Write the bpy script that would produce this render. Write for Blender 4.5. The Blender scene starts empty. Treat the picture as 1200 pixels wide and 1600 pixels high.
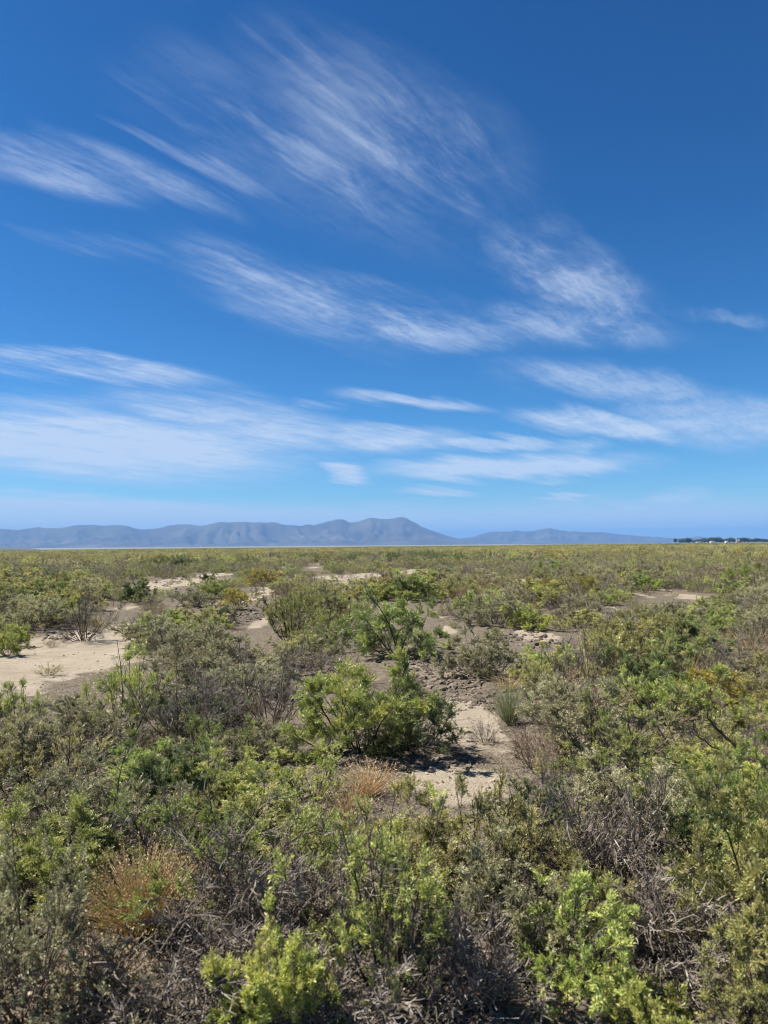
import bpy, math, numpy as np
from mathutils import Matrix, Vector

S = bpy.context.scene
COL = S.collection
R = math.radians
PI = math.pi

# ------------------------------------------------------------------ camera
CAM_H = 1.60
PITCH = 2.53
ROLL = -0.58
FPX = 1200.0                      # focal length in pixels of the 1200x1600 photograph
cd = bpy.data.cameras.new('camera')
cam = bpy.data.objects.new('camera', cd)
COL.objects.link(cam)
cam.location = (0, 0, CAM_H)
CAMROT = Matrix.Rotation(R(90 + PITCH), 3, 'X') @ Matrix.Rotation(R(ROLL), 3, 'Z')
cam.rotation_euler = CAMROT.to_euler()
cd.sensor_fit = 'VERTICAL'
cd.sensor_height = 36.0
cd.lens = 36.0 * FPX / 1600.0
cd.clip_start = 0.05
cd.clip_end = 200000
cd.dof.use_dof = True
cd.dof.focus_distance = 7.5
cd.dof.aperture_fstop = 27.0 / 8.0     # about an 8 mm opening
S.camera = cam

# ------------------------------------------------------------------ sun, sky, exposure
SUN_AZ, SUN_EL = -82.0, 55.0      # degrees clockwise from +Y, elevation
sd = bpy.data.lights.new('sun', 'SUN')
sun = bpy.data.objects.new('sun', sd)
COL.objects.link(sun)
sd.energy = 5.0
sd.angle = R(0.53)
sd.color = (1.0, 0.95, 0.87)
SUNDIR = Vector((math.sin(R(SUN_AZ)) * math.cos(R(SUN_EL)), math.cos(R(SUN_AZ)) * math.cos(R(SUN_EL)), math.sin(R(SUN_EL))))
sun.rotation_euler = SUNDIR.to_track_quat('Z', 'Y').to_euler()
sun.location = SUNDIR * 300

S.view_settings.view_transform = 'Standard'
S.view_settings.look = 'None'
S.view_settings.gamma = 1
S.view_settings.use_curve_mapping = False
S.view_settings.exposure = 1.15
SKY_STRENGTH = 0.10

HAZE_DENSITY = 5.0e-5
HAZE_COLOR = (0.20, 0.455, 0.87)


def pix_dir(px, py):
    v = CAMROT @ Vector(((px - 600) / FPX, (800 - py) / FPX, -1.0))
    return v


def pix_ground(px, py, z=0.0):
    v = pix_dir(px, py)
    t = (z - CAM_H) / v.z
    return v.x * t, v.y * t


def z_at(px, py, y):
    v = pix_dir(px, py)
    return CAM_H + v.z * y / v.y


CAMINV = np.array(CAMROT.transposed())


def project(x, y, z):
    p = CAMINV @ np.stack([np.asarray(x, float), np.asarray(y, float), np.asarray(z, float) - CAM_H])
    d = np.maximum(-p[2], 1e-4)
    return 600 + FPX * p[0] / d, 800 - FPX * p[1] / d


# ------------------------------------------------------------------ node helpers
class NT:
    def __init__(self, tree):
        self.t = tree
        tree.nodes.clear()

    def n(self, kind, **kw):
        nd = self.t.nodes.new(kind)
        ins = kw.pop('ins', {})
        for k, v in kw.items():
            setattr(nd, k, v)
        for k, v in ins.items():
            if isinstance(v, bpy.types.NodeSocket):
                self.t.links.new(v, nd.inputs[k])
            else:
                nd.inputs[k].default_value = v
        return nd

    def l(self, a, b):
        self.t.links.new(a, b)

    def math(self, op, a, b=None, clamp=False):
        nd = self.t.nodes.new('ShaderNodeMath')
        nd.operation = op
        nd.use_clamp = clamp
        for i, v in enumerate((a, b)):
            if v is None:
                continue
            if isinstance(v, bpy.types.NodeSocket):
                self.t.links.new(v, nd.inputs[i])
            else:
                nd.inputs[i].default_value = v
        return nd.outputs[0]

    def ramp(self, fac, stops, interp='LINEAR'):
        nd = self.t.nodes.new('ShaderNodeValToRGB')
        cr = nd.color_ramp
        cr.interpolation = interp
        while len(cr.elements) < len(stops):
            cr.elements.new(0.5)
        for e, (p, c) in zip(cr.elements, stops):
            e.position = p
            e.color = (c[0], c[1], c[2], 1) if not isinstance(c, (int, float)) else (c, c, c, 1)
        self.t.links.new(fac, nd.inputs[0])
        return nd.outputs[0]

    def maprange(self, v, a, b, c=0.0, d=1.0, smooth=True):
        nd = self.t.nodes.new('ShaderNodeMapRange')
        nd.interpolation_type = 'SMOOTHSTEP' if smooth else 'LINEAR'
        self.t.links.new(v, nd.inputs[0])
        for i, q in enumerate((a, b, c, d)):
            nd.inputs[1 + i].default_value = q
        return nd.outputs[0]

    def noise(self, vec, scale, detail=4, rough=0.5, dist=0.0, out=0, lac=2.0):
        nd = self.t.nodes.new('ShaderNodeTexNoise')
        nd.inputs['Scale'].default_value = scale
        nd.inputs['Detail'].default_value = detail
        nd.inputs['Roughness'].default_value = rough
        nd.inputs['Lacunarity'].default_value = lac
        nd.inputs['Distortion'].default_value = dist
        if vec is not None:
            self.t.links.new(vec, nd.inputs['Vector'])
        return nd.outputs[out]

    def mixc(self, fac, a, b, mode='MIX'):
        nd = self.t.nodes.new('ShaderNodeMix')
        nd.data_type = 'RGBA'
        nd.blend_type = mode
        for s, v in ((nd.inputs[0], fac), (nd.inputs[6], a), (nd.inputs[7], b)):
            if isinstance(v, bpy.types.NodeSocket):
                self.t.links.new(v, s)
            elif isinstance(v, (int, float)):
                s.default_value = v
            else:
                s.default_value = (v[0], v[1], v[2], 1)
        return nd.outputs[2]


# ------------------------------------------------------------------ world: clear sky with cirrus
# cirrus banks: centre x, y, half length, half width, tilt (degrees, down to the right), cover
CIRRUS = [
    (505, 150, 190, 19, 40, 0.59), (560, 232, 250, 17, 33, 0.66), (655, 195, 140, 17, 50, 0.52), (700, 225, 130, 16, 54, 0.49), (410, 215, 200, 15, 33, 0.52),
    (630, 285, 170, 16, 32, 0.59), (755, 225, 110, 17, 56, 0.42), (330, 235, 170, 14, 27, 0.49), (470, 255, 200, 15, 34, 0.56), (300, 175, 150, 13, 33, 0.32),
    (300, 828, 850, 40, 0, 0.95), (980, 824, 500, 46, 0, 0.85),
    (585, 215, 290, 130, 30, 0.50), (430, 250, 210, 55, 34, 0.25), (330, 150, 190, 60, 32, 0.20),
    (235, 262, 190, 36, 22, 0.75), (75, 268, 200, 48, 10, 0.78), (728, 305, 66, 22, 36, 0.85),
    (700, 240, 150, 60, 42, 0.30),
    (450, 460, 230, 56, 20, 0.80), (150, 398, 130, 16, 14, 0.45), (640, 505, 190, 34, 10, 0.85),
    (600, 450, 140, 26, 14, 0.35), (900, 440, 170, 60, 22, 0.85), (890, 505, 190, 36, 6, 0.75),
    (860, 380, 60, 50, 50, 0.25), (1120, 488, 130, 12, 8, 0.35),
    (130, 578, 250, 26, 8, 0.95), (150, 690, 370, 66, 4, 1.05), (360, 660, 260, 40, 9, 0.85), (40, 640, 130, 26, 4, 0.5),
    (600, 684, 150, 24, 1, 0.85), (645, 627, 135, 13, 5, 0.8), (500, 634, 45, 8, 8, 0.45),
    (975, 605, 220, 32, 9, 0.72), (940, 664, 165, 20, 9, 0.95), (1130, 655, 190, 48, 4, 0.70), (1050, 630, 130, 30, 10, 0.5),
    (770, 690, 140, 12, 3, 0.8), (900, 696, 60, 12, 0, 0.60),
    (795, 728, 240, 23, -1, 1.0), (541, 739, 44, 16, 12, 0.85), (640, 729, 70, 16, 4, 0.5), (860, 752, 50, 6, 2, 0.5),
    (685, 770, 68, 7, 3, 0.80), (890, 777, 66, 6, -2, 0.72), (1045, 780, 80, 15, -4, 0.62),
    (180, 797, 450, 20, 3, 0.85), (110, 775, 80, 6, 2, 0.55), (440, 808, 190, 8, 3, 0.5), (30, 768, 80, 7, 3, 0.5),
]


def build_world():
    w = bpy.data.worlds.new('World')
    S.world = w
    w.use_nodes = True
    g = NT(w.node_tree)
    out = g.n('ShaderNodeOutputWorld')
    sky = g.n('ShaderNodeTexSky', sky_type='NISHITA', sun_disc=False, sun_elevation=R(SUN_EL), sun_rotation=R(SUN_AZ),
              altitude=1600.0, air_density=1.0, dust_density=0.6, ozone_density=3.0)
    hs = g.n('ShaderNodeHueSaturation', ins={'Color': sky.outputs[0], 'Saturation': 1.12, 'Value': 1.0})
    low_ = g.n('ShaderNodeVectorMath', operation='SCALE', ins={0: hs.outputs[0], 'Scale': 0.1})
    ch = g.n('ShaderNodeSeparateXYZ', ins={0: low_.outputs[0]})
    gain = g.n('ShaderNodeCombineXYZ', ins={0: g.math('MULTIPLY', g.math('POWER', ch.outputs[0], 1.74), 6.9),
                                            1: g.math('MULTIPLY', g.math('POWER', ch.outputs[1], 1.34), 6.2),
                                            2: g.math('MULTIPLY', g.math('POWER', ch.outputs[2], 1.22), 6.4)})
    bg = g.n('ShaderNodeBackground', ins={'Color': gain.outputs[0], 'Strength': SKY_STRENGTH})
    geo = g.n('ShaderNodeTexCoord')
    sep = g.n('ShaderNodeSeparateXYZ', ins={0: geo.outputs['Generated']})
    X, Y, Z = sep.outputs
    # flat cloud deck seen from below
    zz = g.math('ADD', g.math('MAXIMUM', Z, 0.0), 0.045)
    px = g.math('DIVIDE', X, zz)
    py = g.math('DIVIDE', Y, zz)
    a = R(37)
    # s runs along the streaks, t across
    s_ = g.math('ADD', g.math('MULTIPLY', px, math.sin(a)), g.math('MULTIPLY', py, math.cos(a)))
    t_ = g.math('SUBTRACT', g.math('MULTIPLY', px, math.cos(a)), g.math('MULTIPLY', py, math.sin(a)))
    st = g.n('ShaderNodeCombineXYZ', ins={0: g.math('MULTIPLY', s_, 0.15), 1: t_, 2: 0.0}).outputs[0]
    plane = g.n('ShaderNodeCombineXYZ', ins={0: px, 1: py, 2: 3.7}).outputs[0]
    # bend the streaks
    bend = g.n('ShaderNodeTexNoise', ins={'Vector': plane, 'Scale': 0.9, 'Detail': 3.0, 'Roughness': 0.55})
    bv = g.n('ShaderNodeVectorMath', operation='MULTIPLY_ADD', ins={0: bend.outputs['Color'], 1: (0.08, 0.22, 0), 2: st})
    stw = bv.outputs[0]
    fray = g.n('ShaderNodeTexNoise', ins={'Vector': plane, 'Scale': 7.0, 'Detail': 4.0, 'Roughness': 0.6})
    stf = g.n('ShaderNodeVectorMath', operation='MULTIPLY_ADD', ins={0: fray.outputs['Color'], 1: (0.015, 0.030, 0), 2: stw}).outputs[0]
    st2 = g.n('ShaderNodeVectorMath', operation='MULTIPLY', ins={0: stf, 1: (1.35, 1.0, 1.0)}).outputs[0]
    n1 = g.noise(stf, 4.4, 12, 0.70)
    n2 = g.noise(st2, 34.0, 8, 0.74)
    n3 = g.noise(plane, 3.5, 6, 0.6)
    a2 = R(22)
    s2_ = g.math('ADD', g.math('MULTIPLY', px, math.sin(a2)), g.math('MULTIPLY', py, math.cos(a2)))
    t2_ = g.math('SUBTRACT', g.math('MULTIPLY', px, math.cos(a2)), g.math('MULTIPLY', py, math.sin(a2)))
    stb = g.n('ShaderNodeCombineXYZ', ins={0: g.math('MULTIPLY', s2_, 0.2), 1: t2_, 2: 5.0}).outputs[0]
    stb = g.n('ShaderNodeVectorMath', operation='MULTIPLY_ADD', ins={0: bend.outputs['Color'], 1: (0.10, 0.30, 0), 2: stb}).outputs[0]
    n4 = g.noise(stb, 7.0, 10, 0.70)
    blot = g.maprange(g.noise(plane, 2.4, 5, 0.62), 0.36, 0.62)
    # direction coordinates of the half of the sky ahead
    yy = g.math('MAXIMUM', Y, 0.05)
    u = g.math('DIVIDE', X, yy)
    v = g.math('DIVIDE', Z, yy)
    uv0 = g.n('ShaderNodeCombineXYZ', ins={0: u, 1: v, 2: 0.0}).outputs[0]
    wv = g.n('ShaderNodeTexNoise', ins={'Vector': stw, 'Scale': 3.0, 'Detail': 5.0, 'Roughness': 0.6})
    wo = g.n('ShaderNodeVectorMath', operation='SUBTRACT', ins={0: wv.outputs['Color'], 1: (0.5, 0.5, 0.5)})
    amp = g.math('MULTIPLY', g.math('ADD', g.math('MAXIMUM', v, 0.0), 0.06), 0.22)
    wsx = g.n('ShaderNodeVectorMath', operation='SCALE', ins={0: wo.outputs[0], 'Scale': amp})
    wmx = g.n('ShaderNodeVectorMath', operation='MULTIPLY', ins={0: wsx.outputs[0], 1: (1.7, 1.0, 0.0)})
    uvw = g.n('ShaderNodeVectorMath', operation='ADD', ins={0: uv0, 1: wmx.outputs[0]}).outputs[0]
    cov = None
    for (cx, cy, la, lb, rot, cv) in CIRRUS:
        d = pix_dir(cx, cy)
        mp = g.n('ShaderNodeMapping', vector_type='TEXTURE', ins={'Vector': uvw})
        mp.inputs['Location'].default_value = (d.x / d.y, d.z / d.y, 0)
        mp.inputs['Rotation'].default_value = (0, 0, -R(rot))
        mp.inputs['Scale'].default_value = (la * 1.25 / FPX, lb * 1.35 / FPX, 1)
        gr = g.n('ShaderNodeTexGradient', gradient_type='SPHERICAL', ins={'Vector': mp.outputs[0]})
        sm = g.math('MULTIPLY', g.maprange(gr.outputs['Fac'], 0.0, 0.75), cv)
        cov = sm if cov is None else g.math('MAXIMUM', cov, sm)
    # the same kind of scattered cirrus for the rest of the sky
    ahead = g.math('MULTIPLY', g.maprange(Y, 0.2, 0.5),
                   g.math('MULTIPLY', g.maprange(g.math('ABSOLUTE', u), 0.75, 0.52), g.maprange(v, 0.95, 0.70)))
    other = g.math('MULTIPLY', g.maprange(n3, 0.50, 0.72), 0.7)
    other = g.math('MULTIPLY', other, g.math('SUBTRACT', 1.0, ahead))
    cov = g.math('MAXIMUM', g.math('MULTIPLY', cov, g.maprange(Y, 0.06, 0.2)), other)
    # wisps eat into the banks
    tex = g.math('ADD', g.math('MULTIPLY', n4, 0.22), g.math('ADD', g.math('MULTIPLY', n1, 0.46), g.math('MULTIPLY', n2, 0.32)))
    tex = g.math('ADD', tex, g.math('MULTIPLY', g.math('SUBTRACT', blot, 0.5), 0.10))
    low = g.maprange(v, 0.30, 0.05)      # towards the horizon banks look smoother and denser
    lo_ed = g.math('SUBTRACT', 0.365, g.math('MULTIPLY', low, 0.13))
    wisp = g.n('ShaderNodeMapRange', interpolation_type='SMOOTHSTEP', ins={0: tex, 1: lo_ed, 2: 0.73}).outputs[0]
    thick = g.math('ADD', g.math('MULTIPLY', g.math('POWER', cov, 1.15), g.math('ADD', g.math('MULTIPLY', wisp, 1.10), 0.06)),
                   g.math('MULTIPLY', g.math('MULTIPLY', cov, cov), g.math('MULTIPLY', low, 0.55)))
    alpha = g.math('MULTIPLY', g.math('MINIMUM', thick, 1.0), 0.86)
    alpha = g.math('MULTIPLY', alpha, g.maprange(Z, 0.0, 0.02))
    cl = g.n('ShaderNodeBackground', ins={'Color': (0.295, 0.345, 0.425, 1), 'Strength': 1.0})
    mx = g.n('ShaderNodeMixShader', ins={0: alpha, 1: bg.outputs[0], 2: cl.outputs[0]})
    g.l(mx.outputs[0], out.inputs[0])
    w.cycles.sampling_method = 'MANUAL'
    w.cycles.sample_map_resolution = 512


build_world()


# ------------------------------------------------------------------ generic helpers
def mesh_from(name, verts, quads=None, tris=None, mats=(), tone=None, mat_index=None, smooth=False):
    """verts (n,3); quads (q,4); tris (t,3); tone: one float per face (quads first, then tris)"""
    me = bpy.data.meshes.new(name)
    verts = np.asarray(verts, np.float32).reshape(-1, 3)
    if tris is None and quads is not None and np.ndim(quads) == 2 and np.shape(quads)[1] == 3:
        quads, tris = None, quads
    q = np.zeros((0, 4), np.int32) if quads is None else np.asarray(quads, np.int32).reshape(-1, 4)
    t = np.zeros((0, 3), np.int32) if tris is None else np.asarray(tris, np.int32).reshape(-1, 3)
    nl = q.size + t.size
    npol = len(q) + len(t)
    me.vertices.add(len(verts))
    me.vertices.foreach_set('co', verts.ravel())
    me.loops.add(nl)
    me.loops.foreach_set('vertex_index', np.concatenate([q.ravel(), t.ravel()]))
    me.polygons.add(npol)
    starts = np.concatenate([np.arange(len(q)) * 4, q.size + np.arange(len(t)) * 3]).astype(np.int32)
    me.polygons.foreach_set('loop_start', starts)
    if mat_index is not None:
        me.polygons.foreach_set('material_index', np.asarray(mat_index, np.int32))
    me.polygons.foreach_set('use_smooth', np.full(npol, smooth))
    for m in mats:
        me.materials.append(m)
    if tone is not None:
        at = me.attributes.new('tone', 'FLOAT', 'FACE')
        at.data.foreach_set('value', np.asarray(tone, np.float32))
    me.update(calc_edges=True)
    return me


def link(name, data, parent=None, loc=None, label=None, cat=None, group=None, kind=None):
    o = bpy.data.objects.new(name, data)
    COL.objects.link(o)
    if parent is not None:
        o.parent = parent
    if loc is not None:
        o.location = loc
    if label:
        o['label'] = label
    if cat:
        o['category'] = cat
    if group:
        o['group'] = group
    if kind:
        o['kind'] = kind
    return o


def vnoise(x, y, seed=0):
    """smooth value noise, 0..1"""
    x = np.asarray(x, float)
    y = np.asarray(y, float)
    xi = np.floor(x).astype(np.int64)
    yi = np.floor(y).astype(np.int64)
    fx = x - xi
    fy = y - yi
    fx = fx * fx * (3 - 2 * fx)
    fy = fy * fy * (3 - 2 * fy)

    def h(a, b):
        n = (a * 374761393 + b * 668265263 + seed * 982451653) & 0xFFFFFFFF
        n = ((n ^ (n >> 13)) * 1274126177) & 0xFFFFFFFF
        return ((n ^ (n >> 16)) & 0xFFFF) / 65535.0
    return (h(xi, yi) * (1 - fx) + h(xi + 1, yi) * fx) * (1 - fy) + (h(xi, yi + 1) * (1 - fx) + h(xi + 1, yi + 1) * fx) * fy


def fbm(x, y, octv=4, seed=0, gain=0.5):
    s = 0
    a = 1
    tot = 0
    for i in range(octv):
        s = s + a * vnoise(x * 2 ** i + 17.3 * i, y * 2 ** i - 9.1 * i, seed + i)
        tot += a
        a *= gain
    return s / tot


# ------------------------------------------------------------------ materials
def leaf_mat(name, stops, transl=0.35, vary=0.52, rough=0.42):
    stops = [(p, tuple(k * f for k, f in zip(c, (1.02, 0.99, 0.92)))) for p, c in stops]
    transl *= 0.66
    m = bpy.data.materials.new(name)
    m.use_nodes = True
    g = NT(m.node_tree)
    out = g.n('ShaderNodeOutputMaterial')
    at = g.n('ShaderNodeAttribute', attribute_name='tone')
    oi = g.n('ShaderNodeObjectInfo')
    r = oi.outputs['Random']
    f = g.math('ADD', at.outputs['Fac'], g.math('MULTIPLY', g.math('SUBTRACT', r, 0.5), 0.18), clamp=True)
    c = g.ramp(f, stops)
    r2 = g.math('FRACT', g.math('MULTIPLY', r, 37.3))
    val = g.math('ADD', 1.0 - vary / 2, g.math('MULTIPLY', r2, vary))
    hs = g.n('ShaderNodeHueSaturation', ins={'Color': c, 'Value': val, 'Hue': g.math('ADD', 0.488, g.math('MULTIPLY', g.math('FRACT', g.math('MULTIPLY', r, 91.7)), 0.024)), 'Saturation': 1.0})
    c = hs.outputs[0]
    p = g.n('ShaderNodeBsdfPrincipled', ins={'Base Color': c, 'Roughness': rough, 'Specular IOR Level': 0.5})
    tc = g.mixc(0.5, c, (1.0, 1.0, 0.55), 'MULTIPLY')
    tr = g.n('ShaderNodeBsdfTranslucent', ins={'Color': c})
    mx = g.n('ShaderNodeMixShader', ins={0: transl, 1: p.outputs[0], 2: tr.outputs[0]})
    g.l(mx.outputs[0], out.inputs[0])
    return m


def wood_mat(name, stops, scale=60.0):
    stops = [(p, tuple(k * 0.74 for k in c)) for p, c in stops]
    m = bpy.data.materials.new(name)
    m.use_nodes = True
    g = NT(m.node_tree)
    out = g.n('ShaderNodeOutputMaterial')
    at = g.n('ShaderNodeAttribute', attribute_name='tone')
    tc = g.n('ShaderNodeTexCoord')
    nz = g.noise(tc.outputs['Object'], scale, 3, 0.6)
    f = g.math('ADD', g.math('MULTIPLY', at.outputs['Fac'], 0.7), g.math('MULTIPLY', nz, 0.3), clamp=True)
    c = g.ramp(f, stops)
    oi = g.n('ShaderNodeObjectInfo')
    val = g.math('ADD', 0.85, g.math('MULTIPLY', oi.outputs['Random'], 0.3))
    hs = g.n('ShaderNodeHueSaturation', ins={'Color': c, 'Value': val})
    p = g.n('ShaderNodeBsdfPrincipled', ins={'Base Color': hs.outputs[0], 'Roughness': 0.8, 'Specular IOR Level': 0.2})
    g.l(p.outputs[0], out.inputs[0])
    return m


M = {}
M['green'] = leaf_mat('greasewood_leaves', [(0.0, (0.110, 0.145, 0.050)), (0.32, (0.285, 0.350, 0.100)), (0.64, (0.43, 0.490, 0.130)), (0.86, (0.50, 0.52, 0.155)), (1.0, (0.54, 0.40, 0.17))], 0.45)
M['deep'] = leaf_mat('dark_leaves', [(0.0, (0.066, 0.102, 0.040)), (0.45, (0.165, 0.215, 0.085)), (0.85, (0.250, 0.275, 0.090)), (1.0, (0.36, 0.31, 0.11))], 0.42)
M['olive'] = leaf_mat('olive_leaves', [(0.0, (0.155, 0.162, 0.066)), (0.4, (0.345, 0.350, 0.130)), (0.8, (0.50, 0.465, 0.170)), (1.0, (0.54, 0.43, 0.20))], 0.42)
M['sage'] = leaf_mat('sage_leaves', [(0.0, (0.20, 0.205, 0.115)), (0.5, (0.35, 0.345, 0.195)), (1.0, (0.50, 0.46, 0.275))], 0.40)
M['yellow'] = leaf_mat('yellow_flower_leaves', [(0.0, (0.14, 0.16, 0.035)), (0.45, (0.31, 0.28, 0.05)), (0.75, (0.48, 0.40, 0.07)), (1.0, (0.54, 0.37, 0.06))], 0.40)
M['rust'] = leaf_mat('rust_seed_leaves', [(0.0, (0.13, 0.078, 0.05)), (0.5, (0.26, 0.16, 0.10)), (1.0, (0.40, 0.28, 0.17))], 0.2)
M['straw'] = leaf_mat('straw_blades', [(0.0, (0.20, 0.135, 0.065)), (0.5, (0.38, 0.27, 0.135)), (1.0, (0.56, 0.44, 0.25))], 0.25)
M['bluegrass'] = leaf_mat('grey_green_blades', [(0.0, (0.105, 0.135, 0.070)), (0.5, (0.20, 0.235, 0.125)), (1.0, (0.36, 0.35, 0.20))], 0.3)
M['grey_wood'] = wood_mat('weathered_twigs', [(0.0, (0.055, 0.040, 0.028)), (0.45, (0.175, 0.138, 0.105)), (0.7, (0.29, 0.245, 0.20)), (1.0, (0.56, 0.50, 0.43))])
M['dark_wood'] = wood_mat('dark_bark', [(0.0, (0.034, 0.026, 0.020)), (0.6, (0.100, 0.078, 0.060)), (1.0, (0.24, 0.20, 0.165))])
M['tan_wood'] = wood_mat('tan_twigs', [(0.0, (0.095, 0.072, 0.050)), (0.5, (0.28, 0.215, 0.15)), (1.0, (0.52, 0.43, 0.315))])


# ------------------------------------------------------------------ plant growing (numpy)
def unit(v):
    return v / np.maximum(np.linalg.norm(v, axis=-1, keepdims=True), 1e-9)


def grow(P, D, L, n, wig, up, rng):
    N = len(P)
    pts = np.empty((N, n + 1, 3))
    pts[:, 0] = P
    d = unit(D)
    step = (np.asarray(L) / n)[:, None] if np.ndim(L) else L / n
    for i in range(n):
        d = unit(d + rng.normal(0, wig, (N, 3)) + np.array([0, 0, up]))
        pts[:, i + 1] = pts[:, i] + d * step
    return pts


def sprout(pts, m, t0, t1, ang, rng, angsd=0.25):
    """m children per polyline: start points, directions, parent index, t"""
    N, k, _ = pts.shape
    par = np.repeat(np.arange(N), m)
    t = t0 + (t1 - t0) * rng.random(N * m)
    f = t * (k - 1)
    i = np.minimum(f.astype(int), k - 2)
    fr = (f - i)[:, None]
    a = pts[par, i]
    b = pts[par, i + 1]
    tan = unit(b - a)
    P = a + (b - a) * fr
    rv = unit(rng.normal(0, 1, (N * m, 3)))
    perp = unit(rv - tan * np.sum(rv * tan, 1, keepdims=True))
    an = np.abs(rng.normal(ang, angsd, N * m))[:, None]
    return P, tan * np.cos(an) + perp * np.sin(an), par, t


def tubes(pts, r0, r1, sides):
    """tapered tubes along polylines -> verts, quads"""
    N, k, _ = pts.shape
    tan = np.empty_like(pts)
    tan[:, :-1] = pts[:, 1:] - pts[:, :-1]
    tan[:, -1] = tan[:, -2]
    tan = unit(tan)
    ref = np.where(np.abs(tan[..., 2:3]) < 0.9, np.array([0, 0, 1.0]), np.array([1.0, 0, 0]))
    u = unit(np.cross(tan, ref))
    v = np.cross(tan, u)
    w = np.linspace(0, 1, k)[None, :]
    r0 = np.broadcast_to(np.asarray(r0, float), (N,))[:, None]
    r1 = np.broadcast_to(np.asarray(r1, float), (N,))[:, None]
    rad = (r0 * (1 - w) + r1 * w)[..., None]
    a = np.arange(sides) * 2 * PI / sides
    V = pts[:, :, None, :] + rad[..., None] * (np.cos(a)[None, None, :, None] * u[:, :, None, :] + np.sin(a)[None, None, :, None] * v[:, :, None, :])
    idx = np.arange(N * k * sides).reshape(N, k, sides)
    A = idx[:, :-1, :]
    B = idx[:, 1:, :]
    q = np.stack([A, np.roll(A, -1, 2), np.roll(B, -1, 2), B], -1).reshape(-1, 4)
    return V.reshape(-1, 3), q


def blades(P, D, L, W, rng, tri=False):
    """one kite-shaped quad per leaf"""
    N = len(P)
    D = unit(D)
    rv = unit(rng.normal(0, 1, (N, 3)))
    side = unit(np.cross(D, rv))
    L = np.broadcast_to(L, (N,))[:, None]
    W = np.broadcast_to(W, (N,))[:, None]
    bend = rng.normal(0, 0.12, (N, 3)) * L
    mid = P + D * L * 0.5 + bend
    if tri:
        end = P + D * L + bend
        V = np.stack([P, end - side * W * 0.5, end + side * W * 0.5], 1).reshape(-1, 3)
        return V, np.arange(N * 3).reshape(N, 3)
    V = np.stack([P, mid - side * W * 0.5, P + D * L, mid + side * W * 0.5], 1).reshape(-1, 3)
    q = np.arange(N * 4).reshape(N, 4)
    return V, q


KINDS = {
    # stems, spread (deg tilt), level-2, level-3, leaves per twig, leaf length, width, wood, palette
    'green': dict(stems=18, tilt=(6, 86), l2=6, l3=8, leaves=27, ll=0.022, lw=0.0037, wood='grey_wood', pal='green', bare=0.16, low=0.32, wig=0.20, up=0.05, spine=0.12),
    'deep': dict(stems=18, tilt=(6, 86), l2=6, l3=8, leaves=32, ll=0.019, lw=0.0040, wood='dark_wood', pal='deep', bare=0.05, low=0.15, wig=0.20, up=0.04, spine=0.15),
    'olive': dict(stems=18, tilt=(6, 86), l2=6, l3=8, leaves=26, ll=0.019, lw=0.0037, wood='grey_wood', pal='olive', bare=0.18, low=0.34, wig=0.22, up=0.05, spine=0.12),
    'sage': dict(stems=19, tilt=(6, 86), l2=6, l3=8, leaves=26, ll=0.0150, lw=0.0038, wood='grey_wood', pal='sage', bare=0.22, low=0.34, wig=0.22, up=0.05, spine=0.15),
    'grey': dict(stems=18, tilt=(6, 84), l2=8, l3=7, leaves=1, ll=0.012, lw=0.0035, wood='grey_wood', pal='sage', bare=0.75, low=0.3, wig=0.26, up=0.05, spine=1.0),
    'yellow': dict(stems=18, tilt=(6, 84), l2=6, l3=8, leaves=18, ll=0.018, lw=0.0044, wood='tan_wood', pal='yellow', bare=0.08, low=0.45, wig=0.15, up=0.08, spine=0.2),
    'rust': dict(stems=36, tilt=(4, 62), l2=6, l3=4, leaves=9, ll=0.011, lw=0.0046, wood='tan_wood', pal='rust', bare=0.1, low=0.3, wig=0.10, up=0.07, spine=0.6),
}


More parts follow.
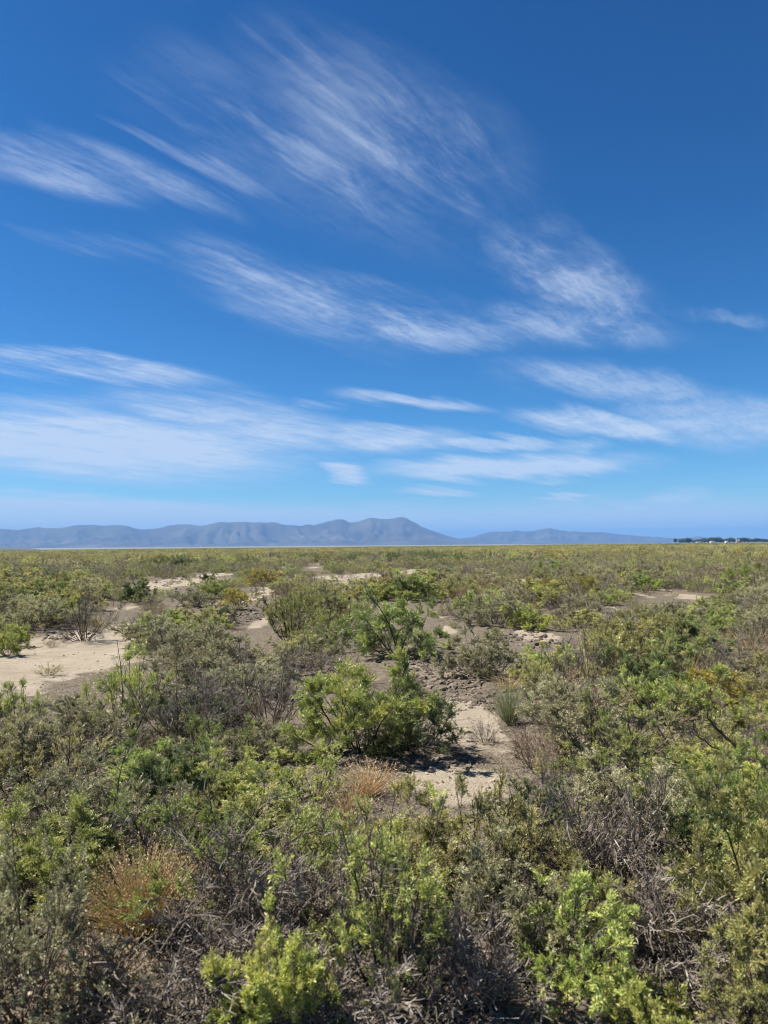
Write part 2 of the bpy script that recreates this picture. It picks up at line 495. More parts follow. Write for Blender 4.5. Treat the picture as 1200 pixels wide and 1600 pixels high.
def make_plant(kind, seed, w, h, q=1.0, leafscale=1.0, hang=0.0, bare=None, nstem=None, yell=0.0, coarse=1.0, tri=False):
    """returns dict: stems=[(verts,quads,tone)...], twigs=(v,q,tone), leaves=(v,q,tone) in metres, base at origin"""
    K = KINDS[kind]
    rng = np.random.default_rng(seed)
    ns = nstem or K['stems']
    az = (np.arange(ns) + rng.random(ns) * 0.9) * 2 * PI / ns
    tl = np.radians(K['tilt'][0] + (K['tilt'][1] - K['tilt'][0]) * rng.random(ns) ** 0.75)
    D = np.stack([np.cos(az) * np.sin(tl), np.sin(az) * np.sin(tl), np.cos(tl)], 1)
    P = np.stack([np.cos(az), np.sin(az), np.zeros(ns)], 1) * (0.05 + 0.06 * rng.random((ns, 1)))
    P[:, 2] = -0.03 / max(h, 0.2)
    L = (0.70 + 0.55 * rng.random(ns)) * (0.75 + 0.35 * np.sin(tl))
    s1 = grow(P, D, L, 9, K['wig'] * 0.55, K['up'], rng)
    tip = np.linalg.norm(s1[:, -1], axis=1)
    ph1, ph2 = rng.random(2) * 6.28
    lob = 1 + 0.16 * np.sin(az * 2 + ph1) + 0.13 * np.sin(az * 3 + ph2)
    s1 = s1 * ((0.62 + 0.40 * rng.random(ns)) * lob / tip)[:, None, None]
    m2 = max(3, int(K['l2'] * math.sqrt(q)))
    P2, D2, par2, t2 = sprout(s1, m2, 0.16, 1.0, 0.66, rng)
    L2 = 0.30 * (1.15 - 0.65 * t2) * (0.6 + 0.7 * rng.random(len(P2)))
    s2 = grow(P2, D2, L2, 5, K['wig'], K['up'] * 0.4, rng)
    m3 = max(3, int(K['l3'] * math.sqrt(q)))
    P3, D3, par3, t3 = sprout(s2, m3, 0.42, 1.0, 0.60, rng)
    L3 = 0.13 * (0.5 + 0.8 * rng.random(len(P3))) * coarse
    s3 = grow(P3, D3, L3, 2, K['wig'] * 1.1, K['up'] * 0.6, rng)
    if kind == 'grey':
        P4, D4, par4, t4 = sprout(s3, 2, 0.2, 1.0, 0.75, rng)
        s4 = grow(P4, D4, 0.07 * coarse * (0.5 + 0.8 * rng.random(len(P4))), 2, 0.3, 0.03, rng)
    else:
        nsp = int(len(P3) * K['spine'])
        P4, D4, par4, t4 = sprout(s3[rng.permutation(len(s3))[:max(nsp, 1)]], 1, 0.3, 1.0, 0.7, rng)
        s4 = grow(P4, D4, 0.06 * (0.5 + 0.9 * rng.random(len(P4))), 2, 0.2, 0.05, rng)
    # fit to the wanted width and height
    tips = s3[:, -1]
    zt = np.percentile(tips[:, 2], 98.5)
    cx, cy = np.median(tips[:, 0]), np.median(tips[:, 1])
    rx = np.percentile(np.hypot(tips[:, 0], tips[:, 1]), 96)
    sc = np.array([w * 0.5 / rx, w * 0.5 / rx, h / zt])
    s1, s2, s3, s4 = s1 * sc, s2 * sc, s3 * sc, s4 * sc
    for s in (s2, s3, s4):
        s[..., 2] = np.abs(s[..., 2]) + 0.006
    s1[:, 1:, 2] = np.abs(s1[:, 1:, 2]) + 0.004
    size = 0.5 * (w + h)
    b = K['bare'] if bare is None else bare
    # which boughs are alive
    alive2 = rng.random(len(s2)) > b
    alive3 = alive2[par3] & (rng.random(len(s3)) > b * 0.4)
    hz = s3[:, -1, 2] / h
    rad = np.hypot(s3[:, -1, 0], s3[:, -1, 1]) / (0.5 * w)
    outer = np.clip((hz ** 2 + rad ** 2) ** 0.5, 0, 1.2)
    keep = rng.random(len(s3)) < np.clip((outer - K['low']) * 2.2, 0.0, 1.0)
    leafy = np.where(alive3 & keep)[0]
    nl = max(1, int(K['leaves'] * q * min(1.25, max(0.7, size / 0.8))))
    res = {}
    if len(leafy):
        Pl, Dl, pl, tl_ = sprout(s3[leafy], nl, 0.20, 1.0, 0.62, rng, 0.3)
        Dl = unit(Dl + np.array([0, 0, 0.12 - hang]))
        ll = K['ll'] * leafscale * (0.55 + 0.8 * rng.random(len(Pl)))
        lw = K['lw'] * leafscale * (0.7 + 0.6 * rng.random(len(Pl)))
        v, qd = blades(Pl, Dl, ll, lw, rng, tri)
        bt = rng.normal(0, 0.13, len(s2))[par3[leafy]]
        tw = rng.normal(0, 0.09, len(leafy))
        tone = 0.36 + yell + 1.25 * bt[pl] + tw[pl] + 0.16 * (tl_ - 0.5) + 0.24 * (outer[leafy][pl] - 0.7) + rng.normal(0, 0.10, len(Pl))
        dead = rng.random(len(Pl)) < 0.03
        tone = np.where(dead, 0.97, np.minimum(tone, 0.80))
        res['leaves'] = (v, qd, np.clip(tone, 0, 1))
    # wood
    stems = []
    thick = 0.0064 * size * (1.0 if ns < 25 else 0.5)
    r0 = thick * (0.7 + 0.8 * rng.random(ns))
    for i in range(ns):
        v, qd = tubes(s1[i:i + 1], r0[i], r0[i] * 0.28, 5)
        sel = np.where(par2 == i)[0]
        v2, q2 = tubes(s2[sel], r0[i] * 0.34, 0.0009 + r0[i] * 0.07, 3)
        tone = np.concatenate([np.full(len(qd), 0.20 + 0.25 * rng.random()), np.full(len(q2), 0.30) + 0.2 * rng.random()])
        stems.append((np.concatenate([v, v2]), np.concatenate([qd, q2 + len(v)]), tone))
    res['stems'] = stems
    tr = 0.0016 if kind != 'rust' else 0.0012
    tr *= max(1.0, leafscale * 0.8) * coarse ** 0.7
    v3, q3 = tubes(s3, tr * (0.6 + 1.1 * rng.random(len(s3)) ** 2), tr * 0.42, 3)
    v4, q4 = tubes(s4, tr * 0.75, tr * 0.35, 3)
    bw = rng.normal(0, 0.16, ns)[par2][par3]
    t3_ = np.repeat(np.clip(rng.normal(0.58, 0.18, len(s3)) + bw, 0, 1), 6)
    t4_ = np.repeat(np.clip(rng.normal(0.66, 0.2, len(s4)), 0, 1), 6)
    res['twigs'] = (np.concatenate([v3, v4]), np.concatenate([q3, q4 + len(v3)]), np.concatenate([t3_, t4_]))
    return res


def make_tuft(pal, seed, w, h, n=160, width=0.0035):
    rng = np.random.default_rng(seed)
    az = rng.random(n) * 2 * PI
    tl = np.radians(4 + 48 * rng.random(n) ** 1.2)
    D = np.stack([np.cos(az) * np.sin(tl), np.sin(az) * np.sin(tl), np.cos(tl)], 1)
    P = np.stack([np.cos(az), np.sin(az), np.zeros(n)], 1) * (0.10 * w * rng.random((n, 1)) ** 0.5)
    P[:, 2] = -0.01
    k = 4
    s = grow(P, D, (0.55 + 0.5 * rng.random(n)), k, 0.10, -0.03, rng)
    rx = np.percentile(np.hypot(s[:, -1, 0], s[:, -1, 1]), 92)
    s = s * np.array([w * 0.5 / rx, w * 0.5 / rx, h / np.percentile(s[:, -1, 2], 96)])
    np.maximum(s[:, 1:, 2], 0.01, out=s[:, 1:, 2])
    side = unit(np.cross(D, rng.normal(0, 1, (n, 3))))
    ww = np.linspace(1, 0.15, k + 1)[None, :, None] * width
    V = np.stack([s - side[:, None] * ww * 0.5, s + side[:, None] * ww * 0.5], 2)
    idx = np.arange(n * (k + 1) * 2).reshape(n, k + 1, 2)
    q = np.stack([idx[:, :-1, 0], idx[:, :-1, 1], idx[:, 1:, 1], idx[:, 1:, 0]], -1).reshape(-1, 4)
    tone = np.repeat(np.clip(rng.normal(0.5, 0.2, n), 0, 1), k)
    # seed heads
    Ps, Ds, ps, ts = sprout(s, 5, 0.7, 1.0, 0.4, rng)
    v2, q2 = blades(Ps, Ds, 0.012, 0.004, rng)
    return {'leaves': (np.concatenate([V.reshape(-1, 3), v2]), np.concatenate([q, q2 + V.size // 3]), np.concatenate([tone, np.clip(rng.normal(0.7, 0.2, len(q2)), 0, 1)]))}


def merge(parts):
    vs, qs, ts, o = [], [], [], 0
    for v, q, t in parts:
        vs.append(v)
        qs.append(q + o)
        ts.append(t)
        o += len(v)
    return np.concatenate(vs), np.concatenate(qs), np.concatenate(ts)


OBJ_NAME = {'green': 'green_shrub', 'deep': 'green_shrub', 'olive': 'olive_shrub', 'sage': 'sagebrush', 'grey': 'dry_shrub',
            'yellow': 'flowering_shrub', 'rust': 'brown_shrub', 'straw': 'grass_tuft', 'bluegrass': 'grass_tuft'}


def plant_full(kind, seed, w, h, loc, label, group, cat='shrub', **kw):
    """a near plant: every main stem is a part of its own"""
    root = link(OBJ_NAME[kind], None, None, loc, label, cat, group)
    root.empty_display_size = 0.1
    if kind in ('straw', 'bluegrass'):
        r = make_tuft(kind, seed, w, h, **kw)
        f = link('blades', mesh_from('blades', *r['leaves'][:2], mats=[M[kind]], tone=r['leaves'][2]), root)
        f['kind'] = 'stuff'
        return root
    K = KINDS[kind]
    r = make_plant(kind, seed, w, h, **kw)
    wood = M[K['wood']]
    swood = M['dark_wood'] if kind in ('green', 'deep', 'olive') else wood
    for v, q, t in r['stems']:
        link('stem', mesh_from('stem', v, q, mats=[swood], tone=t, smooth=True), root)
    v, q, t = r['twigs']
    link('twigs', mesh_from('twigs', v, q, mats=[wood], tone=t), root, kind='stuff')
    if 'leaves' in r:
        v, q, t = r['leaves']
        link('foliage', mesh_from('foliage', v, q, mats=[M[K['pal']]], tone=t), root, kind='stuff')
    return root


def plant_meshes(kind, seed, w=1.0, h=0.75, single=False, **kw):
    """meshes for a plant that is copied: (branches, foliage), or one mesh"""
    if kind in ('straw', 'bluegrass'):
        r = make_tuft(kind, seed, w, h, **kw)
        v, q, t = r['leaves']
        return (mesh_from('grass_blades', v, q, mats=[M[kind]], tone=t),)
    K = KINDS[kind]
    r = make_plant(kind, seed, w, h, tri=True, **kw)
    wv, wq, wt = merge(r['stems'] + [r['twigs']])
    if single:
        if 'leaves' in r:
            lv, lq, lt = r['leaves']
            v, t = np.concatenate([wv, lv]), np.concatenate([wt, lt])
            q, tr3 = wq, lq + len(wv)
            mi = np.r_[np.zeros(len(wq)), np.ones(len(lq))]
        else:
            v, q, t, mi, tr3 = wv, wq, wt, np.zeros(len(wq)), None
        return (mesh_from('shrub', v, q, tr3, mats=[M[K['wood']], M[K['pal']]], tone=t, mat_index=mi),)
    b = mesh_from('branches', wv, wq, mats=[M[K['wood']]], tone=wt)
    if 'leaves' in r:
        v, q, t = r['leaves']
        return (b, mesh_from('foliage', v, q, mats=[M[K['pal']]], tone=t))
    return (b,)


# ------------------------------------------------------------------ where clay lies bare (ellipses on the ground, from the photograph)
# centre x, y, half width, half height in the photograph
CLEAR_PIX = [
    (10, 1045, 200, 72, 1.0), (105, 1025, 110, 55, 1.0), (100, 1005, 70, 20, 1.0), (258, 913, 66, 12, 1.0), (335, 898, 34, 4, 0.8), (398, 932, 22, 20, 1.0),
    (405, 975, 16, 12, 0.7), (190, 952, 26, 6, 0.7), (700, 986, 20, 6, 0.9), (835, 994, 40, 10, 1.0), (825, 906, 18, 2.5, 0.8),
    (650, 891, 16, 2, 0.8), (1075, 933, 30, 6, 0.9), (1010, 933, 12, 5, 0.8), (1045, 924, 14, 3, 0.8), (955, 951, 12, 4, 0.8), (490, 887, 12, 1.5, 0.7),
    (525, 903, 14, 2, 0.7), (738, 1150, 72, 72, 1.0), (710, 1240, 85, 32, 1.0), (680, 1060, 75, 35, 0.42), (760, 1075, 50, 25, 0.3),
    (10, 1230, 40, 50, 0.6), (290, 945, 16, 5, 0.7), (1120, 858, 20, 1.5, 0.7), (690, 968, 10, 4, 0.7), (835, 975, 50, 6, 0.4),
    (340, 947, 12, 7, 0.8),
]
CLEAR = []
for (cx, cy, wx, wy, s) in CLEAR_PIX:
    x0, y0 = pix_ground(cx, cy)
    xa, ya = pix_ground(cx, cy - wy)
    xb, yb = pix_ground(cx, cy + wy)
    CLEAR.append((x0, 0.5 * (ya + yb), wx * y0 / FPX, 0.5 * (ya - yb), s))


def bare(x, y):
    x = np.asarray(x, float)
    y = np.asarray(y, float)
    wx = (fbm(x * 1.3, y * 1.0, 4, 5, 0.6) - 0.5) * 1.7
    b = np.zeros_like(x)
    for (cx, cy, rx, ry, s) in CLEAR:
        d = np.sqrt(((x - cx) / rx) ** 2 + ((y - cy) / ry) ** 2) + wx * 0.6
        b = np.maximum(b, s * np.clip((1.12 - d) / 0.55, 0, 1))
    # scattered openings further out
    n = fbm(x * 0.085 + 3.1, y * 0.05, 3, 21)
    far = np.clip((n - 0.67) / 0.05, 0, 1) * np.clip((y - 26) / 8, 0, 1)
    return np.maximum(b, far * 0.9)


MOUNDS = []   # x, y, radius, height
_MG = {}


def mound_grid():
    if _MG.get('n') != len(MOUNDS):
        nx, ny = 1500, 834
        G = np.zeros((nx, ny))
        for (mx, my, r, hh) in MOUNDS:
            i0, i1 = int((mx - 3 * r + 45) / 0.06), int((mx + 3 * r + 45) / 0.06) + 2
            j0, j1 = int((my - 3 * r + 3) / 0.06), int((my + 3 * r + 3) / 0.06) + 2
            i0, j0, i1, j1 = max(i0, 1), max(j0, 1), min(i1, nx - 1), min(j1, ny - 1)
            if i1 <= i0 or j1 <= j0:
                continue
            xs = (np.arange(i0, i1) * 0.06 - 45)[:, None]
            ys = (np.arange(j0, j1) * 0.06 - 3)[None, :]
            G[i0:i1, j0:j1] = np.maximum(G[i0:i1, j0:j1], hh * np.exp(-((xs - mx) ** 2 + (ys - my) ** 2) / (r * r)))
        _MG['n'] = len(MOUNDS)
        _MG['G'] = G
    return _MG['G']



def ground_h(x, y):
    x = np.asarray(x, float)
    y = np.asarray(y, float)
    d = np.hypot(x, y)
    fade = np.clip(1.3 - d / 250.0, 0.0, 1.0)
    h = (fbm(x * 0.16, y * 0.16, 3, 2) - 0.5) * 0.16 + (fbm(x * 0.9, y * 0.9, 3, 9) - 0.5) * 0.05
    h = h * fade + (fbm(x * 0.006, y * 0.004, 3, 44) - 0.55) * 1.5 * np.clip((d - 120) / 300.0, 0, 1) * np.clip((3200 - d) / 1500.0, 0, 1)
    if MOUNDS:
        G = mound_grid()
        gx = np.clip((x + 45) / 0.06, 0, G.shape[0] - 1.001)
        gy = np.clip((y + 3) / 0.06, 0, G.shape[1] - 1.001)
        a, b = gx.astype(int), gy.astype(int)
        fx, fy = gx - a, gy - b
        h = h + (G[a, b] * (1 - fx) + G[a + 1, b] * fx) * (1 - fy) + (G[a, b + 1] * (1 - fx) + G[a + 1, b + 1] * fx) * fy
    return h


# ------------------------------------------------------------------ the plants that can be told apart, from the photograph
# kind, base x, base y, width, top y, label, extra
HERO = [
    # foreground
    ('sage', 35, 1620, 250, 1335, 'hazy grey-green fine leaved shrub in the bottom left corner', dict(q=1.5, bare=0.05, yell=0.25)),
    ('straw', 225, 1500, 260, 1325, 'low tan dried grass clump to the right of the corner grey-green shrub', dict(n=900)),
    ('straw', 150, 1590, 210, 1470, 'straw coloured dead grass at the very bottom left edge', dict(n=300)),
    ('green', 345, 1440, 400, 1185, 'wide shrub with green crown over bare grey lower twigs, left foreground', dict(q=1.35, bare=0.34, yell=0.05)),
    ('grey', 440, 1500, 330, 1285, 'grey leafless twig tangle below the wide left foreground shrub', dict(q=0.9, coarse=1.9)),
    ('grey', 290, 1620, 330, 1430, 'flattened heap of pale dead twigs at the bottom, left of centre', dict(q=0.7, coarse=2.1)),
    ('green', 610, 1590, 290, 1275, 'bright green leafy shrub at bottom centre of the foreground', dict(q=1.4, bare=0.30, yell=0.08)),
    ('green', 435, 1665, 200, 1455, 'small yellow-green sprig cut by the bottom edge, left of centre', dict(q=1.5, yell=0.13)),
    ('olive', 790, 1440, 230, 1205, 'olive shrub with pale stems standing behind bright bottom-centre shrub', dict(q=1.4, bare=0.2)),
    ('grey', 955, 1420, 230, 1215, 'silver grey leafless shrub in the right foreground between green shrubs', dict(q=1.1, coarse=1.5)),
    ('grey', 530, 1650, 260, 1490, 'brown-grey dead twigs at the very bottom between two lime green shrubs', dict(q=0.8, coarse=1.6)),
    ('sage', 160, 1660, 230, 1520, 'dull brownish twiggy shrub cut by the bottom edge at left', dict(bare=0.55)),
    ('grey', 740, 1600, 240, 1425, 'dark dead twigs in the bottom foreground right of centre', dict(q=0.8, coarse=1.9)),
    ('green', 905, 1580, 250, 1368, 'lime green shrub in front of the silver grey leafless shrub', dict(q=1.35, bare=0.26, yell=0.08)),
    ('deep', 1120, 1400, 270, 1215, 'dense green shrub touching the right edge of the foreground', dict(q=1.3, yell=0.12)),
    ('grey', 1050, 1530, 270, 1370, 'dark grey brushwood below the dense right edge shrub', dict(q=0.9, coarse=1.9)),
    ('olive', 1175, 1640, 190, 1425, 'yellow-green shrub cut by the bottom right corner', dict(q=1.3, yell=0.1)),
    ('green', 1010, 1650, 180, 1540, 'low green sprig at the bottom edge, right side', dict(yell=0.1)),
    # second row
    ('green', 980, 1250, 230, 1095, 'light green spreading shrub on the right, beside the brown seeded shrub', dict(q=1.4, yell=0.08)),
    ('olive', 1090, 1215, 200, 1085, 'pale olive shrub mixed with straw behind the dense right edge shrub', dict(q=1.4)),
    ('green', 1045, 1150, 190, 1045, 'fresh green shrub in right middle ground left of brushwood pile', dict(q=1.3)),
    ('deep', 830, 1320, 200, 1225, 'low mid-green shrub at the near end of the clay gap', dict(bare=0.15)),
    ('grey', 1175, 1200, 140, 1105, 'brown-grey brushwood pile at the right edge of middle ground', dict()),
    ('olive', 80, 1285, 250, 1118, 'yellow-tipped shrub with dark twisted limbs at the left edge', dict(q=1.2, bare=0.35, yell=0.28)),
    ('grey', 20, 1330, 200, 1230, 'dark bare brushwood under the yellow-tipped left edge shrub', dict()),
    ('green', 25, 1135, 110, 1068, 'small green shrub at the left edge below the wide clay clearing', dict()),
    ('green', 195, 1165, 170, 1012, 'yellow-green shrub at the right rim of the wide clay clearing', dict(q=1.3, yell=0.1)),
    ('sage', 150, 1215, 170, 1120, 'faded shrub right of the yellow-tipped left edge shrub', dict(bare=0.4)),
    ('grey', 300, 1190, 180, 1030, 'upright grey dead shrub left of the dark-limbed central shrub', dict(q=1.3)),
    ('green', 335, 1215, 160, 1115, 'leafy green plant at the foot of the upright grey dead shrub', dict()),
    ('grey', 420, 1155, 170, 1000, 'tall grey dead shrub touching the central shrub on its left', dict(q=1.3)),
    ('green', 565, 1192, 260, 1026, 'rounded green shrub with dark leaning limbs at the centre of the picture', dict(q=1.8, bare=0.10, nstem=19, yell=0.0)),
    ('deep', 645, 1190, 190, 1085, 'dark shaded leafy shrub at the right flank of the central shrub', dict(q=1.2)),
    ('straw', 575, 1262, 130, 1190, 'tan dry grass in front of the central shrub', dict(n=300)),
    ('straw', 545, 1300, 110, 1225, 'lower tan grass clump between the left foreground shrub and clay gap', dict(n=220)),
    ('green', 480, 1275, 160, 1165, 'yellowish small shrub directly below the central shrub', dict(yell=0.12)),
    ('rust', 840, 1222, 130, 1125, 'brown seeded shrub right of the clay gap', dict()),
    ('bluegrass', 797, 1142, 90, 1062, 'blue-green grassy tuft at the right rim of the clay gap', dict(n=420, width=0.004)),
    ('sage', 750, 1068, 140, 980, 'rounded grey-green shrub above the dark clods', dict(q=2.2, bare=0.08)),
    ('grey', 915, 1120, 150, 985, 'dark-stemmed leafless shrub on the right side of the middle ground', dict(q=1.6)),
    ('olive', 1052, 1045, 120, 958, 'olive round shrub in right middle ground with dark underside', dict(q=1.6)),
    ('green', 620, 1030, 225, 930, 'mid-green dense shrub above and behind the central shrub', dict(q=1.7, yell=-0.15, bare=0.08, nstem=20)),
    ('green', 530, 1000, 150, 920, 'lighter green shrub merging into the dense mid-green shrub on its left', dict(q=1.2)),
    ('olive', 455, 1010, 120, 915, 'olive shrub left of the dense mid-green shrub', dict(q=1.5)),
    ('grey', 505, 1060, 150, 985, 'brownish twiggy shrub below the dense mid-green shrub', dict()),
    ('sage', 280, 1040, 150, 960, 'sage shrub right of the wide clay clearing, behind the upright dead shrub', dict(bare=0.3)),
    ('sage', 640, 1095, 60, 1066, 'tiny green sprout among the clods', dict()),
]

MID = [
    ('grey', 130, 1004, 105, 922, 'grey twiggy shrub standing at the far rim of the wide clay clearing', {}),
    ('sage', 45, 985, 110, 935, 'grey-green rounded shrub at the left edge behind the clay clearing', {}),
    ('green', 12, 1024, 50, 990, 'little green cushion on the clay at the left edge', {}),
    ('deep', 208, 944, 66, 904, 'dark olive round shrub at the left rim of the small far clearing', {}),
    ('yellow', 368, 957, 56, 921, 'shrub with yellow flowers beside the narrow pale track', {}),
    ('sage', 305, 951, 80, 918, 'sage shrub with pale dead stems between the clearing and yellow shrub', {}),
    ('sage', 332, 930, 56, 903, 'grey-green shrub on the far side of the yellow flowered shrub', {}),
    ('green', 250, 1000, 120, 955, 'bright green shrub in front of the small far clearing', {}),
    ('olive', 300, 1000, 110, 950, 'olive shrub right of the bright green one before the far clearing', {}),
    ('deep', 352, 975, 50, 948, 'blue-green small shrub below the yellow flowered shrub', {}),
    ('rust', 455, 945, 60, 905, 'reddish brown dry shrub left of the dense mid-green shrub', {}),
    ('green', 1004, 924, 60, 893, 'vivid green low shrub at the left rim of the right-hand clearing', {}),
    ('grey', 905, 962, 110, 905, 'broad silver-grey shrub in the right middle distance', {}),
    ('grey', 1078, 922, 70, 894, 'pale grey shrub behind the right-hand clearing', {}),
    ('grey', 1150, 918, 70, 896, 'blue-grey shrub at the right beyond the right-hand clearing', {}),
    ('straw', 828, 964, 60, 928, 'straw coloured grass tuft left of the broad silver-grey shrub', {}),
    ('grey', 725, 975, 90, 920, 'bare shrub with dark curved stems above the small right clearing', {}),
    ('deep', 280, 893, 36, 873, 'dark mound shrub on the edge of the far pale track', {}),
    ('green', 120, 915, 50, 892, 'green shrub in the left distance below the left hills', {}),
    ('yellow', 40, 908, 60, 888, 'yellowish shrub in the far left brush', {}),
    ('grey', 955, 1010, 90, 950, 'grey shrub left of the olive round right shrub', {}),
    ('olive', 1120, 990, 110, 935, 'olive shrub at the right below the right-hand clearing', {}),
    ('sage', 1180, 1010, 110, 950, 'sage shrub at the right edge of the middle ground', {}),
    ('sage', 690, 905, 60, 876, 'dark grey-green shrub in the distance under the tall peak', {}),
    ('deep', 325, 912, 30, 896, 'small round green shrub standing on the far pale track', {}),
    ('yellow', 850, 935, 60, 905, 'orange-tinged dry shrub in the right middle distance', {}),
]

rngP = np.random.default_rng(77)
placed = []          # x, y, radius


def hero_geo(kind, bx, by, wpx, top):
    x, y = pix_ground(bx, by)
    w = wpx * y / FPX
    h = max(0.12, z_at(bx, top, y))
    return x, y, w, h


for rec in HERO + MID:
    x, y, w, h = hero_geo(*rec[:5])
    placed.append((x, y, w * 0.5))
    MOUNDS.append((x, y, w * 0.55, min(0.07, 0.07 * w)))
# clod hummock left of the clay gap and a dark hollow's rim
hx, hy = pix_ground(700, 1062)
MOUNDS.append((hx, hy, 0.55, 0.06))

# ------------------------------------------------------------------ the rest of the brush: positions
CLX = []
for (cx, cy, wx, wy, s) in CLEAR_PIX:
    if s >= 0.7 or cx == 680:
        for a in np.linspace(0, 2 * PI, 10, endpoint=False):
            for f in (0.0, 0.5, 0.8):
                CLX.append((cx + wx * f * math.cos(a), cy + wy * f * math.sin(a)))
# keep the central shrub, the dark one behind it and the grey-green one beside the clods in plain view
for (hx0, hx1, hy0, hy1) in ((490, 720, 1050, 1185), (560, 690, 945, 1015), (695, 790, 995, 1055)):
    CLX += [(a, b) for a in np.linspace(hx0, hx1, 7) for b in np.linspace(hy0, hy1, 5)]
CLX = np.array(CLX)

fill = []
grid = {}
for (x, y, r) in placed:
    grid.setdefault((int(x // 2), int(y // 2)), []).append((x, y, r))


def crowded(x, y, r, k):
    gx, gy = int(x // 2), int(y // 2)
    for i in range(gx - 1, gx + 2):
        for j in range(gy - 1, gy + 2):
            for (a, b, c) in grid.get((i, j), ()):
                if (a - x) ** 2 + (b - y) ** 2 < (k * (r + c)) ** 2:
                    return True
    return False


KW_NEAR = (['green'] * 17 + ['olive'] * 29 + ['sage'] * 23 + ['grey'] * 17 + ['deep'] * 6 + ['yellow'] * 1 + ['rust'] * 4 + ['straw'] * 4)
rng = np.random.default_rng(5)
ncand = 17000
cy_ = 2.9 + 70 * rng.random(ncand) ** 1.25
cx_ = (rng.random(ncand) * 2 - 1) * (cy_ * 0.66 + 1.9)
br = bare(cx_, cy_)
order = np.argsort(cy_)
for i in order:
    x, y = cx_[i], cy_[i]
    small = br[i] > 0.45
    if small and rng.random() > (0.035 if y < 16 else 0.10):
        continue
    if y > 60:
        continue
    kd = KW_NEAR[rng.integers(len(KW_NEAR))]
    sz = float(np.clip(rng.lognormal(-0.15, 0.30), 0.40, 1.5))
    if small:
        sz *= 0.38
    if kd == 'straw':
        sz *= 0.45
    if y < 6.5:
        sz *= 0.84
    w = sz * (0.95 + 0.45 * rng.random())
    h = sz * (0.46 + 0.28 * rng.random())
    h = min(h, 0.70)
    if y > 6 and not small:
        w *= 1.32
        h *= 1.10
    if crowded(x, y, w * 0.5, 0.50 if y < 6 else 0.58 if y < 24 else 0.56):
        continue
    ppx, pyt = project(x, y, h)
    _, pyb = project(x, y, 0)
    hw = 0.5 * w * FPX / y
    inside = (np.abs(CLX[:, 0] - ppx) < hw) & (CLX[:, 1] > pyt) & (CLX[:, 1] < pyb)
    if inside.any() and not small:
        continue
    grid.setdefault((int(x // 2), int(y // 2)), []).append((x, y, w * 0.5))
    fill.append((kd, x, y, w, h, rng.random() * 2 * PI, float(ppx), float(pyb), float(pyt), hw))

